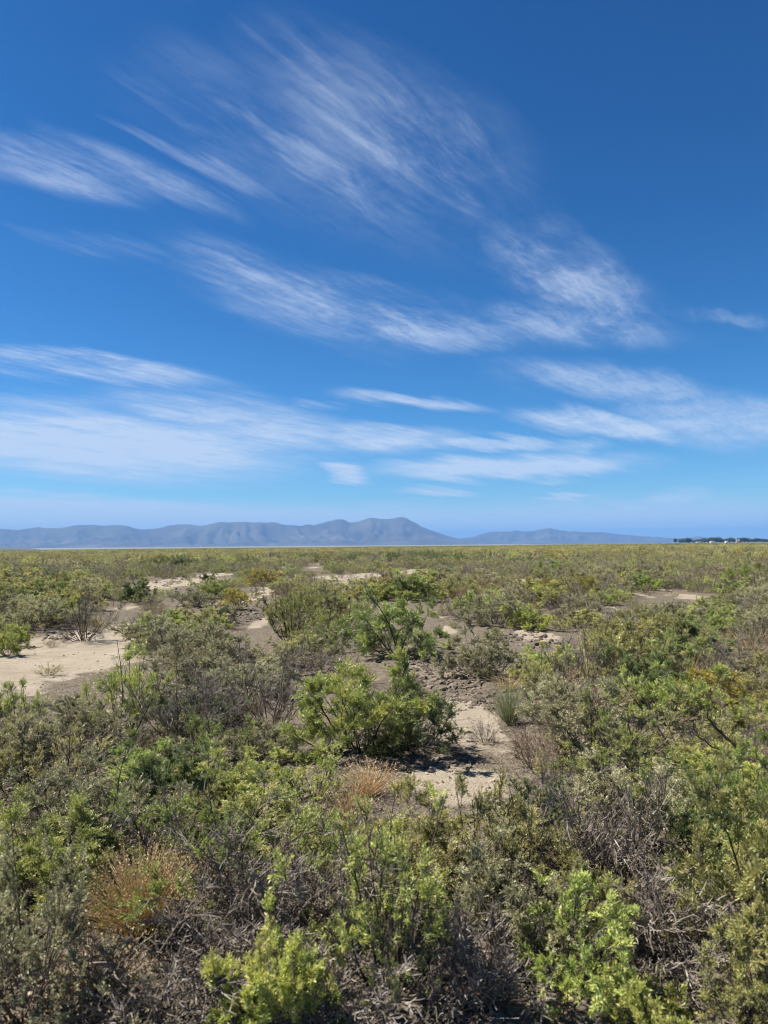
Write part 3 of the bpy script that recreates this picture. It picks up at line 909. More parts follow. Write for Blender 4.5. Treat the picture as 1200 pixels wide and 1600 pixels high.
# ------------------------------------------------------------------ ground sheet
def ground_mat():
    m = bpy.data.materials.new('desert_soil')
    m.use_nodes = True
    g = NT(m.node_tree)
    out = g.n('ShaderNodeOutputMaterial')
    co = g.n('ShaderNodeTexCoord').outputs['Object']
    ba = g.n('ShaderNodeAttribute', attribute_name='bare').outputs['Fac']
    pl = g.n('ShaderNodeAttribute', attribute_name='playa').outputs['Fac']
    n1 = g.noise(co, 1.3, 6, 0.6)
    n2 = g.noise(co, 14.0, 5, 0.65)
    n3 = g.noise(co, 70.0, 4, 0.6)
    n5 = g.noise(co, 0.02, 5, 0.6)
    edge = g.math('ADD', ba, g.math('MULTIPLY', g.math('SUBTRACT', g.math('ADD', g.math('MULTIPLY', n1, 0.5), g.math('MULTIPLY', n2, 0.5)), 0.5), 1.3))
    f = g.maprange(edge, 0.30, 0.62)
    clay = g.ramp(n1, [(0.25, (0.228, 0.187, 0.136)), (0.5, (0.278, 0.234, 0.174)), (0.75, (0.320, 0.275, 0.213))])
    # brown scuffs on the clay
    rip = g.noise(g.n('ShaderNodeVectorMath', operation='MULTIPLY', ins={0: co, 1: (0.9, 3.6, 1.0)}).outputs[0], 2.6, 7, 0.68)
    clay = g.mixc(g.math('MULTIPLY', g.maprange(n2, 0.52, 0.70), 0.6), clay, (0.228, 0.181, 0.128))
    clay = g.mixc(g.math('MULTIPLY', g.maprange(rip, 0.53, 0.66), 0.75), clay, (0.190, 0.148, 0.105))
    soil = g.ramp(n2, [(0.25, (0.066, 0.052, 0.037)), (0.5, (0.129, 0.105, 0.076)), (0.75, (0.207, 0.172, 0.129))])
    soil = g.mixc(g.math('MULTIPLY', g.maprange(n3, 0.52, 0.72), 0.6), soil, (0.234, 0.199, 0.152))
    near = g.mixc(f, soil, clay)
    # far plain: low brush cover as one tone
    fc = g.ramp(n5, [(0.3, (0.151, 0.144, 0.059)), (0.6, (0.195, 0.180, 0.083)), (0.8, (0.254, 0.215, 0.117))])
    geo = g.n('ShaderNodeNewGeometry')
    dist = g.n('ShaderNodeVectorMath', operation='LENGTH', ins={0: geo.outputs['Position']}).outputs['Value']
    c = g.mixc(g.maprange(dist, 350.0, 900.0), near, fc)
    c = g.mixc(pl, c, (0.234, 0.211, 0.172))
    p = g.n('ShaderNodeBsdfPrincipled', ins={'Base Color': c, 'Roughness': 0.92, 'Specular IOR Level': 0.12})
    # fine relief: cracks and crumbs
    vo = g.n('ShaderNodeTexVoronoi', feature='DISTANCE_TO_EDGE', ins={'Vector': co, 'Scale': 7.0})
    crack = g.maprange(vo.outputs['Distance'], 0.0, 0.05)
    vo2 = g.n('ShaderNodeTexVoronoi', ins={'Vector': co, 'Scale': 38.0})
    hgt = g.math('ADD', g.math('MULTIPLY', rip, -1.2), g.math('MULTIPLY', n2, 0.9))
    hgt = g.math('ADD', hgt, g.math('ADD', g.math('MULTIPLY', n3, 0.35), g.math('MULTIPLY', crack, 0.10)))
    hgt = g.math('ADD', hgt, g.math('MULTIPLY', g.math('MULTIPLY', vo2.outputs['Distance'], g.math('SUBTRACT', 1.0, f)), -0.6))
    bp = g.n('ShaderNodeBump', ins={'Height': hgt, 'Strength': 0.9, 'Distance': 0.03})
    g.l(bp.outputs[0], p.inputs['Normal'])
    g.l(p.outputs[0], out.inputs[0])
    return m


def build_ground():
    th = np.concatenate([np.linspace(-180, -48, 34, endpoint=False), np.linspace(-44, 44, 340), np.linspace(48, 180, 34)[1:-1]])
    th = np.radians(th)
    rr = [0.4]
    while rr[-1] < 42000:
        r = rr[-1]
        rr.append(r * (1.016 if r < 14 else 1.03 if r < 60 else 1.07))
    rr = np.array(rr)
    nr, nt = len(rr), len(th)
    Rr, T = np.meshgrid(rr, th, indexing='ij')
    x = (Rr * np.sin(T)).ravel()
    y = (Rr * np.cos(T)).ravel()
    z = ground_h(x, y)
    b = bare(x, y)
    d = np.hypot(x, y)
    # crumbly lumps on the dark soil
    nz = d < 16
    lum = np.zeros_like(x)
    lum[nz] = (fbm(x[nz] * 9, y[nz] * 9, 3, 31) - 0.5) * 0.05 * (1 - 0.75 * b[nz]) + (fbm(x[nz] * 26, y[nz] * 26, 2, 37) - 0.5) * 0.022 * (1 - 0.7 * b[nz])
    z = z + lum
    far = d > 3300
    z[far] = 0
    # pale dry lake and fan in front of the hills on the left, rising slowly to the foot of the hills
    u = x / np.maximum(y, 1)
    pl = np.zeros_like(x)
    sel = (d > 4200) & (y > 0)
    band = fbm(u[sel] * 6 + 4, np.log(d[sel]) * 9, 3, 51)
    pl[sel] = np.clip((-u[sel] * 0.0 + band - 0.42) * 5, 0, 1) * np.clip((0.32 - u[sel]) * 6, 0, 1)
    rise = np.clip((d - 9000) / 9000, 0, 1) ** 1.5
    z = z + rise * 40 * np.clip((0.25 - u) * 3, 0, 1) * (y > 0)
    idx = np.arange(nr * nt).reshape(nr, nt)
    A = idx[:-1, :]
    B = idx[1:, :]
    q = np.stack([A, np.roll(A, -1, 1), np.roll(B, -1, 1), B], -1).reshape(-1, 4)[:, ::-1]
    v = np.stack([x, y, z], 1)
    v = np.concatenate([v, [[0, 0, z[:nt].mean()]]])
    c = len(v) - 1
    tr = np.stack([np.full(nt, c), np.roll(idx[0], -1), idx[0]], 1)
    me = mesh_from('ground', v, q, tr, mats=[ground_mat()], smooth=True)
    for nm, arr in (('bare', b), ('playa', pl)):
        at = me.attributes.new(nm, 'FLOAT', 'POINT')
        at.data.foreach_set('value', np.append(arr, 0).astype(np.float32))
    link('ground', me, kind='structure')


# mounds under the larger near bushes
for f_ in fill:
    if f_[2] < 30 and f_[3] > 0.5:
        MOUNDS.append((f_[1], f_[2], f_[3] * 0.55, 0.06 * f_[3]))
build_ground()

# ------------------------------------------------------------------ hills
SKY_L = [(-260, 838), (-180, 830), (-90, 832), (-40, 828), (0, 826), (13, 826.5), (30, 827.7), (43, 826), (58, 823.3), (73, 824.3), (100, 824), (117, 820), (127, 819.3), (143, 819), (163, 821), (190, 820.3), (200, 821.7),
         (213, 825.7), (220, 826.7), (240, 825.3), (253, 823.3), (267, 819.3), (290, 819), (300, 820), (320, 819.7), (345, 815), (355, 816), (367, 814.7), (400, 815.8), (430, 816), (445, 819), (470, 820.7),
         (483, 818.3), (490, 820), (510, 815), (527, 811.3), (535, 811.3), (547, 816.7), (560, 815), (578, 809.3), (590, 810.7), (608, 810.7), (615, 808.3), (625, 806.3), (633, 807.3), (645, 814.3), (657, 821.7),
         (670, 827.3), (690, 834), (705, 839), (720, 842), (735, 845), (760, 849), (800, 853)]
SKY_R = [(640, 850), (690, 846), (712, 843), (720, 841.3), (735, 839), (750, 835), (768, 830.7), (775, 830), (800, 830), (800, 828.3), (807, 827.7), (820, 830), (835, 829.3), (843, 827.3), (858, 824.7), (870, 827), (880, 829),
         (900, 830.3), (922, 831.7), (940, 831), (955, 833.3), (970, 835), (1000, 837.3), (1030, 839.3), (1050, 841), (1075, 841), (1083, 839), (1092, 838), (1102, 839.5), (1120, 841.5), (1150, 843.5), (1200, 845), (1280, 847), (1400, 849)]


def hill_mat():
    m = bpy.data.materials.new('hill_rock')
    m.use_nodes = True
    g = NT(m.node_tree)
    out = g.n('ShaderNodeOutputMaterial')
    co = g.n('ShaderNodeTexCoord').outputs['Object']
    n = g.noise(co, 0.0012, 6, 0.62)
    n2 = g.noise(co, 0.00035, 4, 0.6)
    c = g.ramp(n, [(0.3, (0.052, 0.044, 0.038)), (0.55, (0.080, 0.068, 0.055)), (0.75, (0.145, 0.12, 0.09))])
    c = g.mixc(g.maprange(n2, 0.5, 0.7), c, (0.088, 0.084, 0.052))
    p = g.n('ShaderNodeBsdfPrincipled', ins={'Base Color': c, 'Roughness': 0.95, 'Specular IOR Level': 0.1})
    g.l(p.outputs[0], out.inputs[0])
    return m


HM = hill_mat()


def hill_range(name, sky, D, depth, seed, nu=420, nd=90):
    pts = []
    for (px, py) in sky:
        d = pix_dir(px, py)
        pts.append((d.x / d.y, d.z / d.y))
    pts = np.array(pts)
    us = np.linspace(pts[0, 0], pts[-1, 0], nu)
    crest = np.maximum(np.interp(us, pts[:, 0], pts[:, 1]), 0) * D + CAM_H
    crest = crest * (1 + (fbm(us * 70, us * 0 + seed, 3, seed + 30, 0.65) - 0.5) * 0.05)
    vs = np.linspace(-1, 1, nd)
    U, V = np.meshgrid(us, vs, indexing='ij')
    C = crest[:, None]
    X = U * D
    # front skirt reaches farther where the ridge is higher; spurs run down towards the plain
    spur = fbm(X * 0.0011, V * 0.8 + seed, 4, seed)
    crestline = (fbm(us * 9, us * 0 + seed, 3, seed + 8)[:, None] - 0.5) * 0.25
    prof = np.clip(1 - np.abs(V - crestline) / (1 - np.sign(V - crestline) * crestline + 1e-6), 0, 1)
    z = C * prof ** 1.15
    rid = 1 - np.abs(2 * fbm(X * 0.0008, V * 1.3 * depth * 0.0008, 4, seed + 3) - 1)
    rid3 = 1 - np.abs(2 * fbm(X * 0.006, V * 3.5 * depth * 0.0008, 2, seed + 6) - 1)
    rid2 = 1 - np.abs(2 * fbm(X * 0.0024, V * 2.2 * depth * 0.0008, 3, seed + 5) - 1)
    mod = np.clip((1 - prof) * 3.2, 0, 1)
    wv = fbm(X * 0.0005, V * 1.5 + 3, 3, seed + 12) * 2.2
    gul = 1 - np.abs(2 * fbm(X * 0.0021 + wv, V * 0.55, 3, seed + 14) - 1)
    z = z * (1 - mod * (0.55 * (1 - rid) * 1.6 + 0.20 * (1 - rid2) + 0.85 * (1 - gul) + 0.14 * (1 - rid3)))
    z = np.where(prof <= 0.001, -3, z)
    Yp = D + V * depth
    Xp = U * Yp          # radial layout keeps the crest where it is seen
    z = np.where(z > 0, z * Yp / D, z)
    idx = np.arange(nu * nd).reshape(nu, nd)
    q = np.stack([idx[:-1, :-1], idx[1:, :-1], idx[1:, 1:], idx[:-1, 1:]], -1).reshape(-1, 4)
    me = mesh_from(name, np.stack([Xp, Yp, z], -1).reshape(-1, 3), q, mats=[HM], smooth=True)
    return link(name, me, kind='structure')


hill_range('hills', SKY_L, 17000.0, 3200.0, 4)
hill_range('hills', SKY_R, 20500.0, 3000.0, 11)
# low dark rise at the far left in front of the hills
hill_range('hills', [(-300, 851), (-120, 849.5), (-40, 853), (10, 854.3), (30, 855.3), (48, 856.6), (60, 858)], 7000.0, 900.0, 23, 120, 40)


# ------------------------------------------------------------------ haze
def build_haze():
    m = bpy.data.materials.new('haze_air')
    m.use_nodes = True
    g = NT(m.node_tree)
    out = g.n('ShaderNodeOutputMaterial')
    pv = g.n('ShaderNodeVolumePrincipled', ins={'Color': (*HAZE_COLOR, 1), 'Density': HAZE_DENSITY, 'Anisotropy': 0.0})
    g.l(pv.outputs[0], out.inputs['Volume'])
    x, z0, z1 = 43000.0, -25.0, 740.0
    v = [(sx * x, sy * x, z) for z in (z0, z1) for (sx, sy) in ((-1, -1), (1, -1), (1, 1), (-1, 1))]
    q = [(0, 3, 2, 1), (4, 5, 6, 7), (0, 1, 5, 4), (1, 2, 6, 5), (2, 3, 7, 6), (3, 0, 4, 7)]
    link('haze', mesh_from('haze', v, q, mats=[m]), kind='stuff')


build_haze()

# ------------------------------------------------------------------ near plants
def gz(x, y):
    return float(ground_h(np.array([x]), np.array([y]))[0]) - 0.01


sd_ = 100
for (kind, bx, by, wpx, top, label, kw) in HERO:
    x, y, w, h = hero_geo(kind, bx, by, wpx, top)
    sd_ += 1
    z = gz(x, y)
    cat = 'grass tuft' if kind in ('straw', 'bluegrass') else 'shrub'
    if y > 5.5 and kind not in ('straw', 'bluegrass'):
        kw = dict(kw, q=kw.get('q', 1.0), leafscale=1.1 * max(1.0, w / 1.0) ** 0.5, tri=True)
    elif kind not in ('straw', 'bluegrass'):
        kw = dict(kw, q=kw.get('q', 1.0) * 1.1, leafscale=0.84)
    plant_full(kind, sd_, w, max(0.1, h - max(z, 0)), (x, y, z), label, None, cat, **kw)

# ------------------------------------------------------------------ prototypes that are copied
PROTO = {}
sd_ = 900
for kind, nvar in (('green', 3), ('olive', 4), ('sage', 3), ('grey', 3), ('deep', 2), ('yellow', 1), ('rust', 2), ('straw', 2)):
    PROTO[kind] = []
    for i in range(nvar):
        sd_ += 1
        PROTO[kind].append(plant_meshes(kind, sd_, 1.0, 0.7, leafscale=1.15, q=1.9 if kind not in ('grey', 'rust') else 1.2, bare={'green': 0.08, 'olive': 0.10, 'sage': 0.14}.get(kind)) if kind != 'straw' else plant_meshes(kind, sd_, 1.0, 0.9, n=220, width=0.006))
PROTO['bluegrass'] = [plant_meshes('bluegrass', 990, 1.0, 0.9, n=300, width=0.006)]
NOM = {'straw': 0.9, 'bluegrass': 0.9}
vi = {}


def plant_copy(kind, x, y, w, h, rot, label, group, cat='shrub'):
    i = vi.get(kind, 0)
    vi[kind] = i + 1
    ms = PROTO[kind][i % len(PROTO[kind])]
    z = gz(x, y)
    if len(ms) == 1 and kind in NOM:
        o = link(OBJ_NAME[kind], ms[0], None, (x, y, z), label, cat, group)
    else:
        o = link(OBJ_NAME[kind], None, None, (x, y, z), label, cat, group)
        o.empty_display_size = 0.1
        for mname, me in zip(('branches', 'foliage'), ms):
            link(mname, me, o, kind='stuff')
    o.rotation_euler = (0, 0, rot)
    o.scale = (w, w, h / NOM.get(kind, 0.7))
    return o


for (kind, bx, by, wpx, top, label, kw) in MID:
    x, y, w, h = hero_geo(kind, bx, by, wpx, top)
    plant_copy(kind, x, y, w, max(0.1, h - max(gz(x, y), 0)), rngP.random() * 6.28, label, None, 'grass tuft' if kind in ('straw', 'bluegrass') else 'shrub')

# the individually built rest: those that show largest
inview = [f_ for f_ in fill if -f_[9] < f_[6] < 1200 + f_[9]]
inview.sort(key=lambda f_: -(f_[9] * (f_[7] - f_[8])))
N_IND = 250
chosen = inview[:N_IND]
rest_fill = inview[N_IND:] + [f_ for f_ in fill if not (-f_[9] < f_[6] < 1200 + f_[9])]
WORD = {'green': 'leafy green shrub', 'deep': 'dark bushy shrub', 'olive': 'olive yellowish shrub', 'sage': 'dull sage shrub',
        'grey': 'grey twiggy shrub', 'yellow': 'yellow-flowered shrub', 'rust': 'reddish dry shrub', 'straw': 'straw grass tuft'}
ZONES = [(0, 200, 'below left end of hills'), (200, 420, 'below long left hills'), (420, 570, 'below small left peak'),
         (570, 720, 'below tallest mountain'), (720, 950, 'below faint right range'), (950, 1200, 'below distant tree row')]
BANDS = [(0, 6.5, 'nearest foreground'), (6.5, 10, 'close middle ground'), (10, 15, 'clearing-level brush'), (15, 23, 'brush past clearing'),
         (23, 200, 'far brush belt')]
ORD = ['leftmost', 'second from left', 'third from left', 'fourth from left', 'fifth from left', 'sixth from left', 'seventh from left', 'eighth from left', 'ninth from left', 'tenth from left',
       'eleventh from left', 'twelfth from left']
cells = {}
for f_ in chosen:
    zi = next((k for k, zz in enumerate(ZONES) if zz[0] <= min(max(f_[6], 0), 1199) < zz[1]), 0)
    bi = next(k for k, bb in enumerate(BANDS) if bb[0] <= f_[2] < bb[1])
    cells.setdefault((f_[0], zi, bi), []).append(f_)
for (kd, zi, bi), lst in cells.items():
    lst.sort(key=lambda f_: f_[6])
    base = WORD[kd]
    place = BANDS[bi][2] + ' ' + ZONES[zi][2]
    for j, f_ in enumerate(lst):
        if len(lst) == 1:
            lab = base + ' in the ' + place
        else:
            lab = ORD[min(j, 11)] + ' ' + base + ' in the ' + place
        plant_copy(f_[0], f_[1], f_[2], f_[3], f_[4], f_[5], lab, WORD[kd] + 's across the plain', 'grass tuft' if kd == 'straw' else 'shrub')

# ------------------------------------------------------------------ far brush: one mass, instanced
lod = bpy.data.collections.new('far_brush_kinds')
LODK = ['olive', 'green', 'olive', 'sage', 'olive', 'yellow', 'sage', 'grey', 'olive', 'green', 'deep']
for i, kd in enumerate(LODK):
    me = plant_meshes(kd, 2000 + i, 1.0, 0.7, single=True, q=0.45, leafscale=2.4, bare=(0.02 if kd != 'grey' else None), yell=(0.16 if kd in ('olive', 'sage', 'green') else 0.0))[0]
    o = bpy.data.objects.new('brush_kind_%02d' % i, me)
    lod.objects.link(o)
MIDK = []
for i, kd in enumerate(['green', 'olive', 'sage', 'grey', 'deep', 'yellow', 'rust']):
    me = plant_meshes(kd, 2100 + i, 1.0, 0.7, single=True, q=0.7, leafscale=1.4)[0]
    o = bpy.data.objects.new('brush_near_kind_%02d' % i, me)
    lod.objects.link(o)
    MIDK.append(len(LODK) + i)
KIDX = {'green': 11, 'olive': 12, 'sage': 13, 'grey': 14, 'deep': 15, 'yellow': 16, 'rust': 17, 'straw': 12}

pos, rot, scl, ind = [], [], [], []
for f_ in rest_fill:
    pos.append((f_[1], f_[2], gz(f_[1], f_[2])))
    rot.append(f_[5])
    scl.append((f_[3], f_[3], f_[4] / 0.7))
    ind.append(KIDX[f_[0]])
rng = np.random.default_rng(31)


def scatter(y0, y1, dens, smin, smax, lean):
    area = 0.62 * 2 * 0.5 * (y1 * y1 - y0 * y0)
    n = int(area * dens)
    yy = np.sqrt(y0 * y0 + (y1 * y1 - y0 * y0) * rng.random(n))
    xx = (rng.random(n) * 2 - 1) * yy * 0.62
    keep = (bare(xx, yy) < 0.4) & (rng.random(n) < 0.55 + 1.6 * (fbm(xx * 0.03, yy * 0.02, 3, 71) - 0.4))
    xx, yy = xx[keep], yy[keep]
    zz = ground_h(xx, yy) - 0.02
    s = smin + (smax - smin) * rng.random(len(xx)) ** 1.5
    # patches where one kind of brush prevails
    pk = fbm(xx * 0.04 + 9, yy * 0.022, 3, 91)
    k = np.minimum((np.clip((pk - 0.25) * 2.0 + rng.normal(0, 0.15, len(xx)), 0, 0.999) * len(LODK)).astype(int), len(LODK) - 1)
    hh = np.minimum(s * (0.55 + 0.35 * rng.random(len(xx))), 1.25) * (0.8 + 0.4 * rng.random(len(xx)))
    for a in range(len(xx)):
        pos.append((xx[a], yy[a], zz[a]))
        rot.append(rng.random() * 6.283)
        scl.append((s[a], s[a], hh[a]))
        ind.append(int(k[a]))


scatter(60, 130, 0.36, 0.9, 2.3, 0)
scatter(130, 320, 0.19, 1.1, 2.8, 0)
scatter(320, 700, 0.09, 1.3, 3.2, 0)
scatter(700, 1700, 0.03, 1.4, 3.2, 0)

pm = bpy.data.meshes.new('far_brush')
pm.vertices.add(len(pos))
pm.vertices.foreach_set('co', np.array(pos, np.float32).ravel())
a = pm.attributes.new('rot', 'FLOAT', 'POINT')
a.data.foreach_set('value', np.array(rot, np.float32))
a = pm.attributes.new('scl', 'FLOAT_VECTOR', 'POINT')
a.data.foreach_set('vector', np.array(scl, np.float32).ravel())
a = pm.attributes.new('ind', 'INT', 'POINT')
a.data.foreach_set('value', np.array(ind, np.int32))
fb = link('far_brush', pm, kind='stuff', label='olive and grey brush covering the plain to the horizon')
gt = bpy.data.node_groups.new('far_brush_scatter', 'GeometryNodeTree')
gt.interface.new_socket('Geometry', in_out='INPUT', socket_type='NodeSocketGeometry')
gt.interface.new_socket('Geometry', in_out='OUTPUT', socket_type='NodeSocketGeometry')
gn = NT(gt)
gi = gn.n('NodeGroupInput')
go = gn.n('NodeGroupOutput')
ci = gn.n('GeometryNodeCollectionInfo', ins={'Collection': lod, 'Separate Children': True, 'Reset Children': True})


def named(nm, dt):
    nd = gn.n('GeometryNodeInputNamedAttribute', data_type=dt)
    nd.inputs['Name'].default_value = nm
    return nd.outputs[0]


rv = gn.n('ShaderNodeCombineXYZ', ins={2: named('rot', 'FLOAT')})
iop = gn.n('GeometryNodeInstanceOnPoints', ins={'Points': gi.outputs[0], 'Instance': ci.outputs[0], 'Pick Instance': True,
                                               'Instance Index': named('ind', 'INT'), 'Rotation': rv.outputs[0], 'Scale': named('scl', 'FLOAT_VECTOR')})
gn.l(iop.outputs[0], go.inputs[0])
md = fb.modifiers.new('scatter', 'NODES')
md.node_group = gt
print('unique tris', sum(sum(p.loop_total-2 for p in m.polygons) if len(m.polygons)<0 else len(m.polygons)*2 for m in bpy.data.meshes)); print('brush instances', len(pos), 'fill', len(fill), 'inview', len(inview))


# ------------------------------------------------------------------ dead limbs, clods, litter
def limb(name, pix_pts, y, r0, r1, mat, label, cat, twigs=20, seed=1):
    """a bare limb through points of the photograph at about depth y"""
    pts = []
    for k, (px, py, dy) in enumerate(pix_pts):
        d = pix_dir(px, py)
        yy = y + dy
        pts.append((d.x / d.y * yy, yy, CAM_H + d.z / d.y * yy))
    P = np.array(pts)
    base = P[0].copy()
    t = np.linspace(0, len(P) - 1, 16)
    sm = np.stack([np.interp(t, np.arange(len(P)), P[:, i]) for i in range(3)], 1)
    rg = np.random.default_rng(seed)
    sm[1:-1] += rg.normal(0, 0.004, (14, 3))
    sm = (sm - base)[None]
    v, q = tubes(sm, r0, r1, 7)
    root = link(name, None, None, tuple(base), label, cat)
    root.empty_display_size = 0.05
    link('bough', mesh_from('bough', v, q, mats=[mat], tone=np.full(len(q), 0.45), smooth=True), root)
    P2, D2, p2, t2 = sprout(sm, twigs, 0.25, 1.0, 0.7, rg)
    s2 = grow(P2, D2, 0.05 + 0.10 * rg.random(len(P2)), 4, 0.2, 0.03, rg)
    P3, D3, p3, t3 = sprout(s2, 3, 0.3, 1.0, 0.7, rg)
    s3 = grow(P3, D3, 0.05 * (0.5 + rg.random(len(P3))), 2, 0.2, 0.03, rg)
    v2, q2 = tubes(s2, r1 * 0.6, 0.0012, 3)
    v3, q3 = tubes(s3, 0.0014, 0.0006, 3)
    link('twigs', mesh_from('twigs', np.concatenate([v2, v3]), np.concatenate([q2, q3 + len(v2)]), mats=[mat], tone=np.full(len(q2) + len(q3), 0.6)), root, kind='stuff')
    return root


limb('dead_limb', [(1198, 1232, 0.0), (1165, 1205, 0.0), (1148, 1165, 0.03), (1125, 1145, 0.05), (1110, 1128, 0.06), (1106, 1105, 0.07)], 4.6, 0.013, 0.004, M['dark_wood'],
     'black bare limb rising from the right edge over the light green shrubs', 'branch', 16, 3)
limb('dead_limb', [(1180, 1216, 0.02), (1150, 1198, 0.0), (1130, 1175, 0.0), (1105, 1160, 0.0), (1085, 1148, 0.0)], 4.62, 0.008, 0.003, M['dark_wood'],
     'thinner black limb leaning left below the big bare limb on the right', 'branch', 14, 4)
limb('dead_limb', [(905, 1112, 0.0), (895, 1098, 0.0), (872, 1091, 0.0), (845, 1090, 0.0), (828, 1096, 0.02)], 7.1, 0.016, 0.008, M['grey_wood'],
     'pale bent root arching over a dark hollow right of the clay gap', 'root', 6, 6)
limb('dead_limb', [(1010, 1480, 0.0), (1040, 1472, 0.0), (1085, 1470, 0.0), (1105, 1482, 0.0), (1118, 1500, 0.0)], 2.95, 0.006, 0.003, M['grey_wood'],
     'pale curved dead branch lying in the bottom right brushwood', 'branch', 8, 7)
limb('dead_limb', [(1040, 1155, 0.0), (1028, 1138, 0.0), (1018, 1125, 0.0), (1005, 1118, 0.0)], 5.3, 0.005, 0.003, M['tan_wood'],
     'short tan dead branch above the light green shrubs on the right', 'branch', 6, 8)
limb('dead_limb', [(655, 1560, 0.0), (665, 1540, 0.0), (664, 1520, 0.0), (655, 1500, 0.0)], 2.75, 0.006, 0.003, M['grey_wood'],
     'crooked silver twig standing in the shade at bottom centre', 'branch', 6, 9)
limb('dead_limb', [(330, 1540, 0.0), (360, 1512, 0.0), (400, 1500, 0.0), (440, 1498, 0.0), (470, 1502, 0.0)], 2.9, 0.007, 0.003, M['grey_wood'],
     'long pale dead branch lying across the left foreground', 'branch', 10, 12)
limb('dead_limb', [(425, 1470, 0.0), (440, 1440, 0.0), (462, 1425, 0.0), (480, 1412, 0.0), (500, 1410, 0.0)], 3.0, 0.006, 0.003, M['grey_wood'],
     'crooked pale branch under the wide left foreground shrub', 'branch', 8, 13)


def ico():
    t = (1 + 5 ** 0.5) / 2
    v = np.array([(-1, t, 0), (1, t, 0), (-1, -t, 0), (1, -t, 0), (0, -1, t), (0, 1, t), (0, -1, -t), (0, 1, -t), (t, 0, -1), (t, 0, 1), (-t, 0, -1), (-t, 0, 1)])
    f = np.array([(0, 11, 5), (0, 5, 1), (0, 1, 7), (0, 7, 10), (0, 10, 11), (1, 5, 9), (5, 11, 4), (11, 10, 2), (10, 7, 6), (7, 1, 8), (3, 9, 4), (3, 4, 2), (3, 2, 6), (3, 6, 8), (3, 8, 9), (4, 9, 5), (2, 4, 11), (6, 2, 10), (8, 6, 7), (9, 8, 1)])
    return unit(v.astype(float)), f


def soil_mat(name, a, b_, c):
    m = bpy.data.materials.new(name)
    m.use_nodes = True
    g = NT(m.node_tree)
    out = g.n('ShaderNodeOutputMaterial')
    at = g.n('ShaderNodeAttribute', attribute_name='tone')
    co = g.n('ShaderNodeTexCoord').outputs['Object']
    nz = g.noise(co, 60, 4, 0.65)
    f = g.math('ADD', g.math('MULTIPLY', at.outputs['Fac'], 0.6), g.math('MULTIPLY', nz, 0.4), clamp=True)
    p = g.n('ShaderNodeBsdfPrincipled', ins={'Base Color': g.ramp(f, [(0.15, a), (0.5, b_), (0.85, c)]), 'Roughness': 0.95, 'Specular IOR Level': 0.1})
    bp = g.n('ShaderNodeBump', ins={'Height': nz, 'Strength': 0.6, 'Distance': 0.01})
    g.l(bp.outputs[0], p.inputs['Normal'])
    g.l(p.outputs[0], out.inputs[0])
    return m


def clods(name, spots, mat, seed, label):
    """spots: (px, py, half w px, half h px, count, size)"""
    rg = np.random.default_rng(seed)
    iv, jf = ico()
    V, F, T, o = [], [], [], 0
    for (px, py, wx, wy, n, s0) in spots:
        for _ in range(n):
            r = math.sqrt(rg.random())
            a = rg.random() * 6.283
            x, y = pix_ground(px + wx * r * math.cos(a), py + wy * r * math.sin(a))
            s = s0 * (0.22 + 1.5 * rg.random() ** 3.2)
            v = iv * (1 + rg.normal(0, 0.24, (12, 1))) * np.array([s, s * (0.7 + 0.5 * rg.random()), s * (0.45 + 0.35 * rg.random())])
            c, sn = math.cos(a * 7), math.sin(a * 7)
            v = np.stack([v[:, 0] * c - v[:, 1] * sn, v[:, 0] * sn + v[:, 1] * c, v[:, 2]], 1)
            V.append(v + np.array([x, y, 0]))
            F.append(jf + o)
            T.append(np.full(20, rg.random()))
            o += 12
    V = np.concatenate(V).reshape(-1, 12, 3)
    cz = ground_h(V[:, :, 0].mean(1), V[:, :, 1].mean(1))
    V[:, :, 2] += (cz + 0.002)[:, None]
    link(name, mesh_from(name, V.reshape(-1, 3), None, np.concatenate(F), mats=[mat], tone=np.concatenate(T), smooth=False), kind='stuff', label=label)


DK = soil_mat('dark_clods', (0.066, 0.051, 0.039), (0.125, 0.100, 0.078), (0.211, 0.176, 0.140))
LT = soil_mat('pale_clods', (0.187, 0.150, 0.106), (0.300, 0.248, 0.182), (0.394, 0.337, 0.262))
clods('soil_clods', [(690, 1060, 85, 32, 650, 0.030), (745, 1085, 45, 25, 300, 0.026), (640, 1040, 50, 14, 250, 0.03), (740, 1105, 40, 14, 80, 0.02), (850, 970, 80, 10, 140, 0.04),
                     (270, 900, 18, 6, 120, 0.08), (20, 1100, 130, 10, 200, 0.03), (90, 992, 80, 6, 100, 0.03), (260, 918, 70, 10, 160, 0.05), (400, 945, 30, 24, 160, 0.04), (835, 1000, 60, 10, 200, 0.035),  (385, 965, 30, 8, 120, 0.05), (690, 1210, 50, 14, 90, 0.018)], DK, 3, 'dark crumbly clods heaped between the shrubs')
clods('clay_crumbs', [(735, 1150, 60, 50, 110, 0.012), (700, 1245, 80, 25, 120, 0.012), (60, 1040, 120, 40, 200, 0.015), (200, 1110, 40, 25, 60, 0.04), (120, 1330, 100, 40, 200, 0.018),
                      (100, 1570, 120, 40, 260, 0.016), (250, 1440, 90, 60, 260, 0.014), (725, 1150, 8, 6, 10, 0.03)], LT, 5, 'pale clay crumbs scattered on the bare ground')


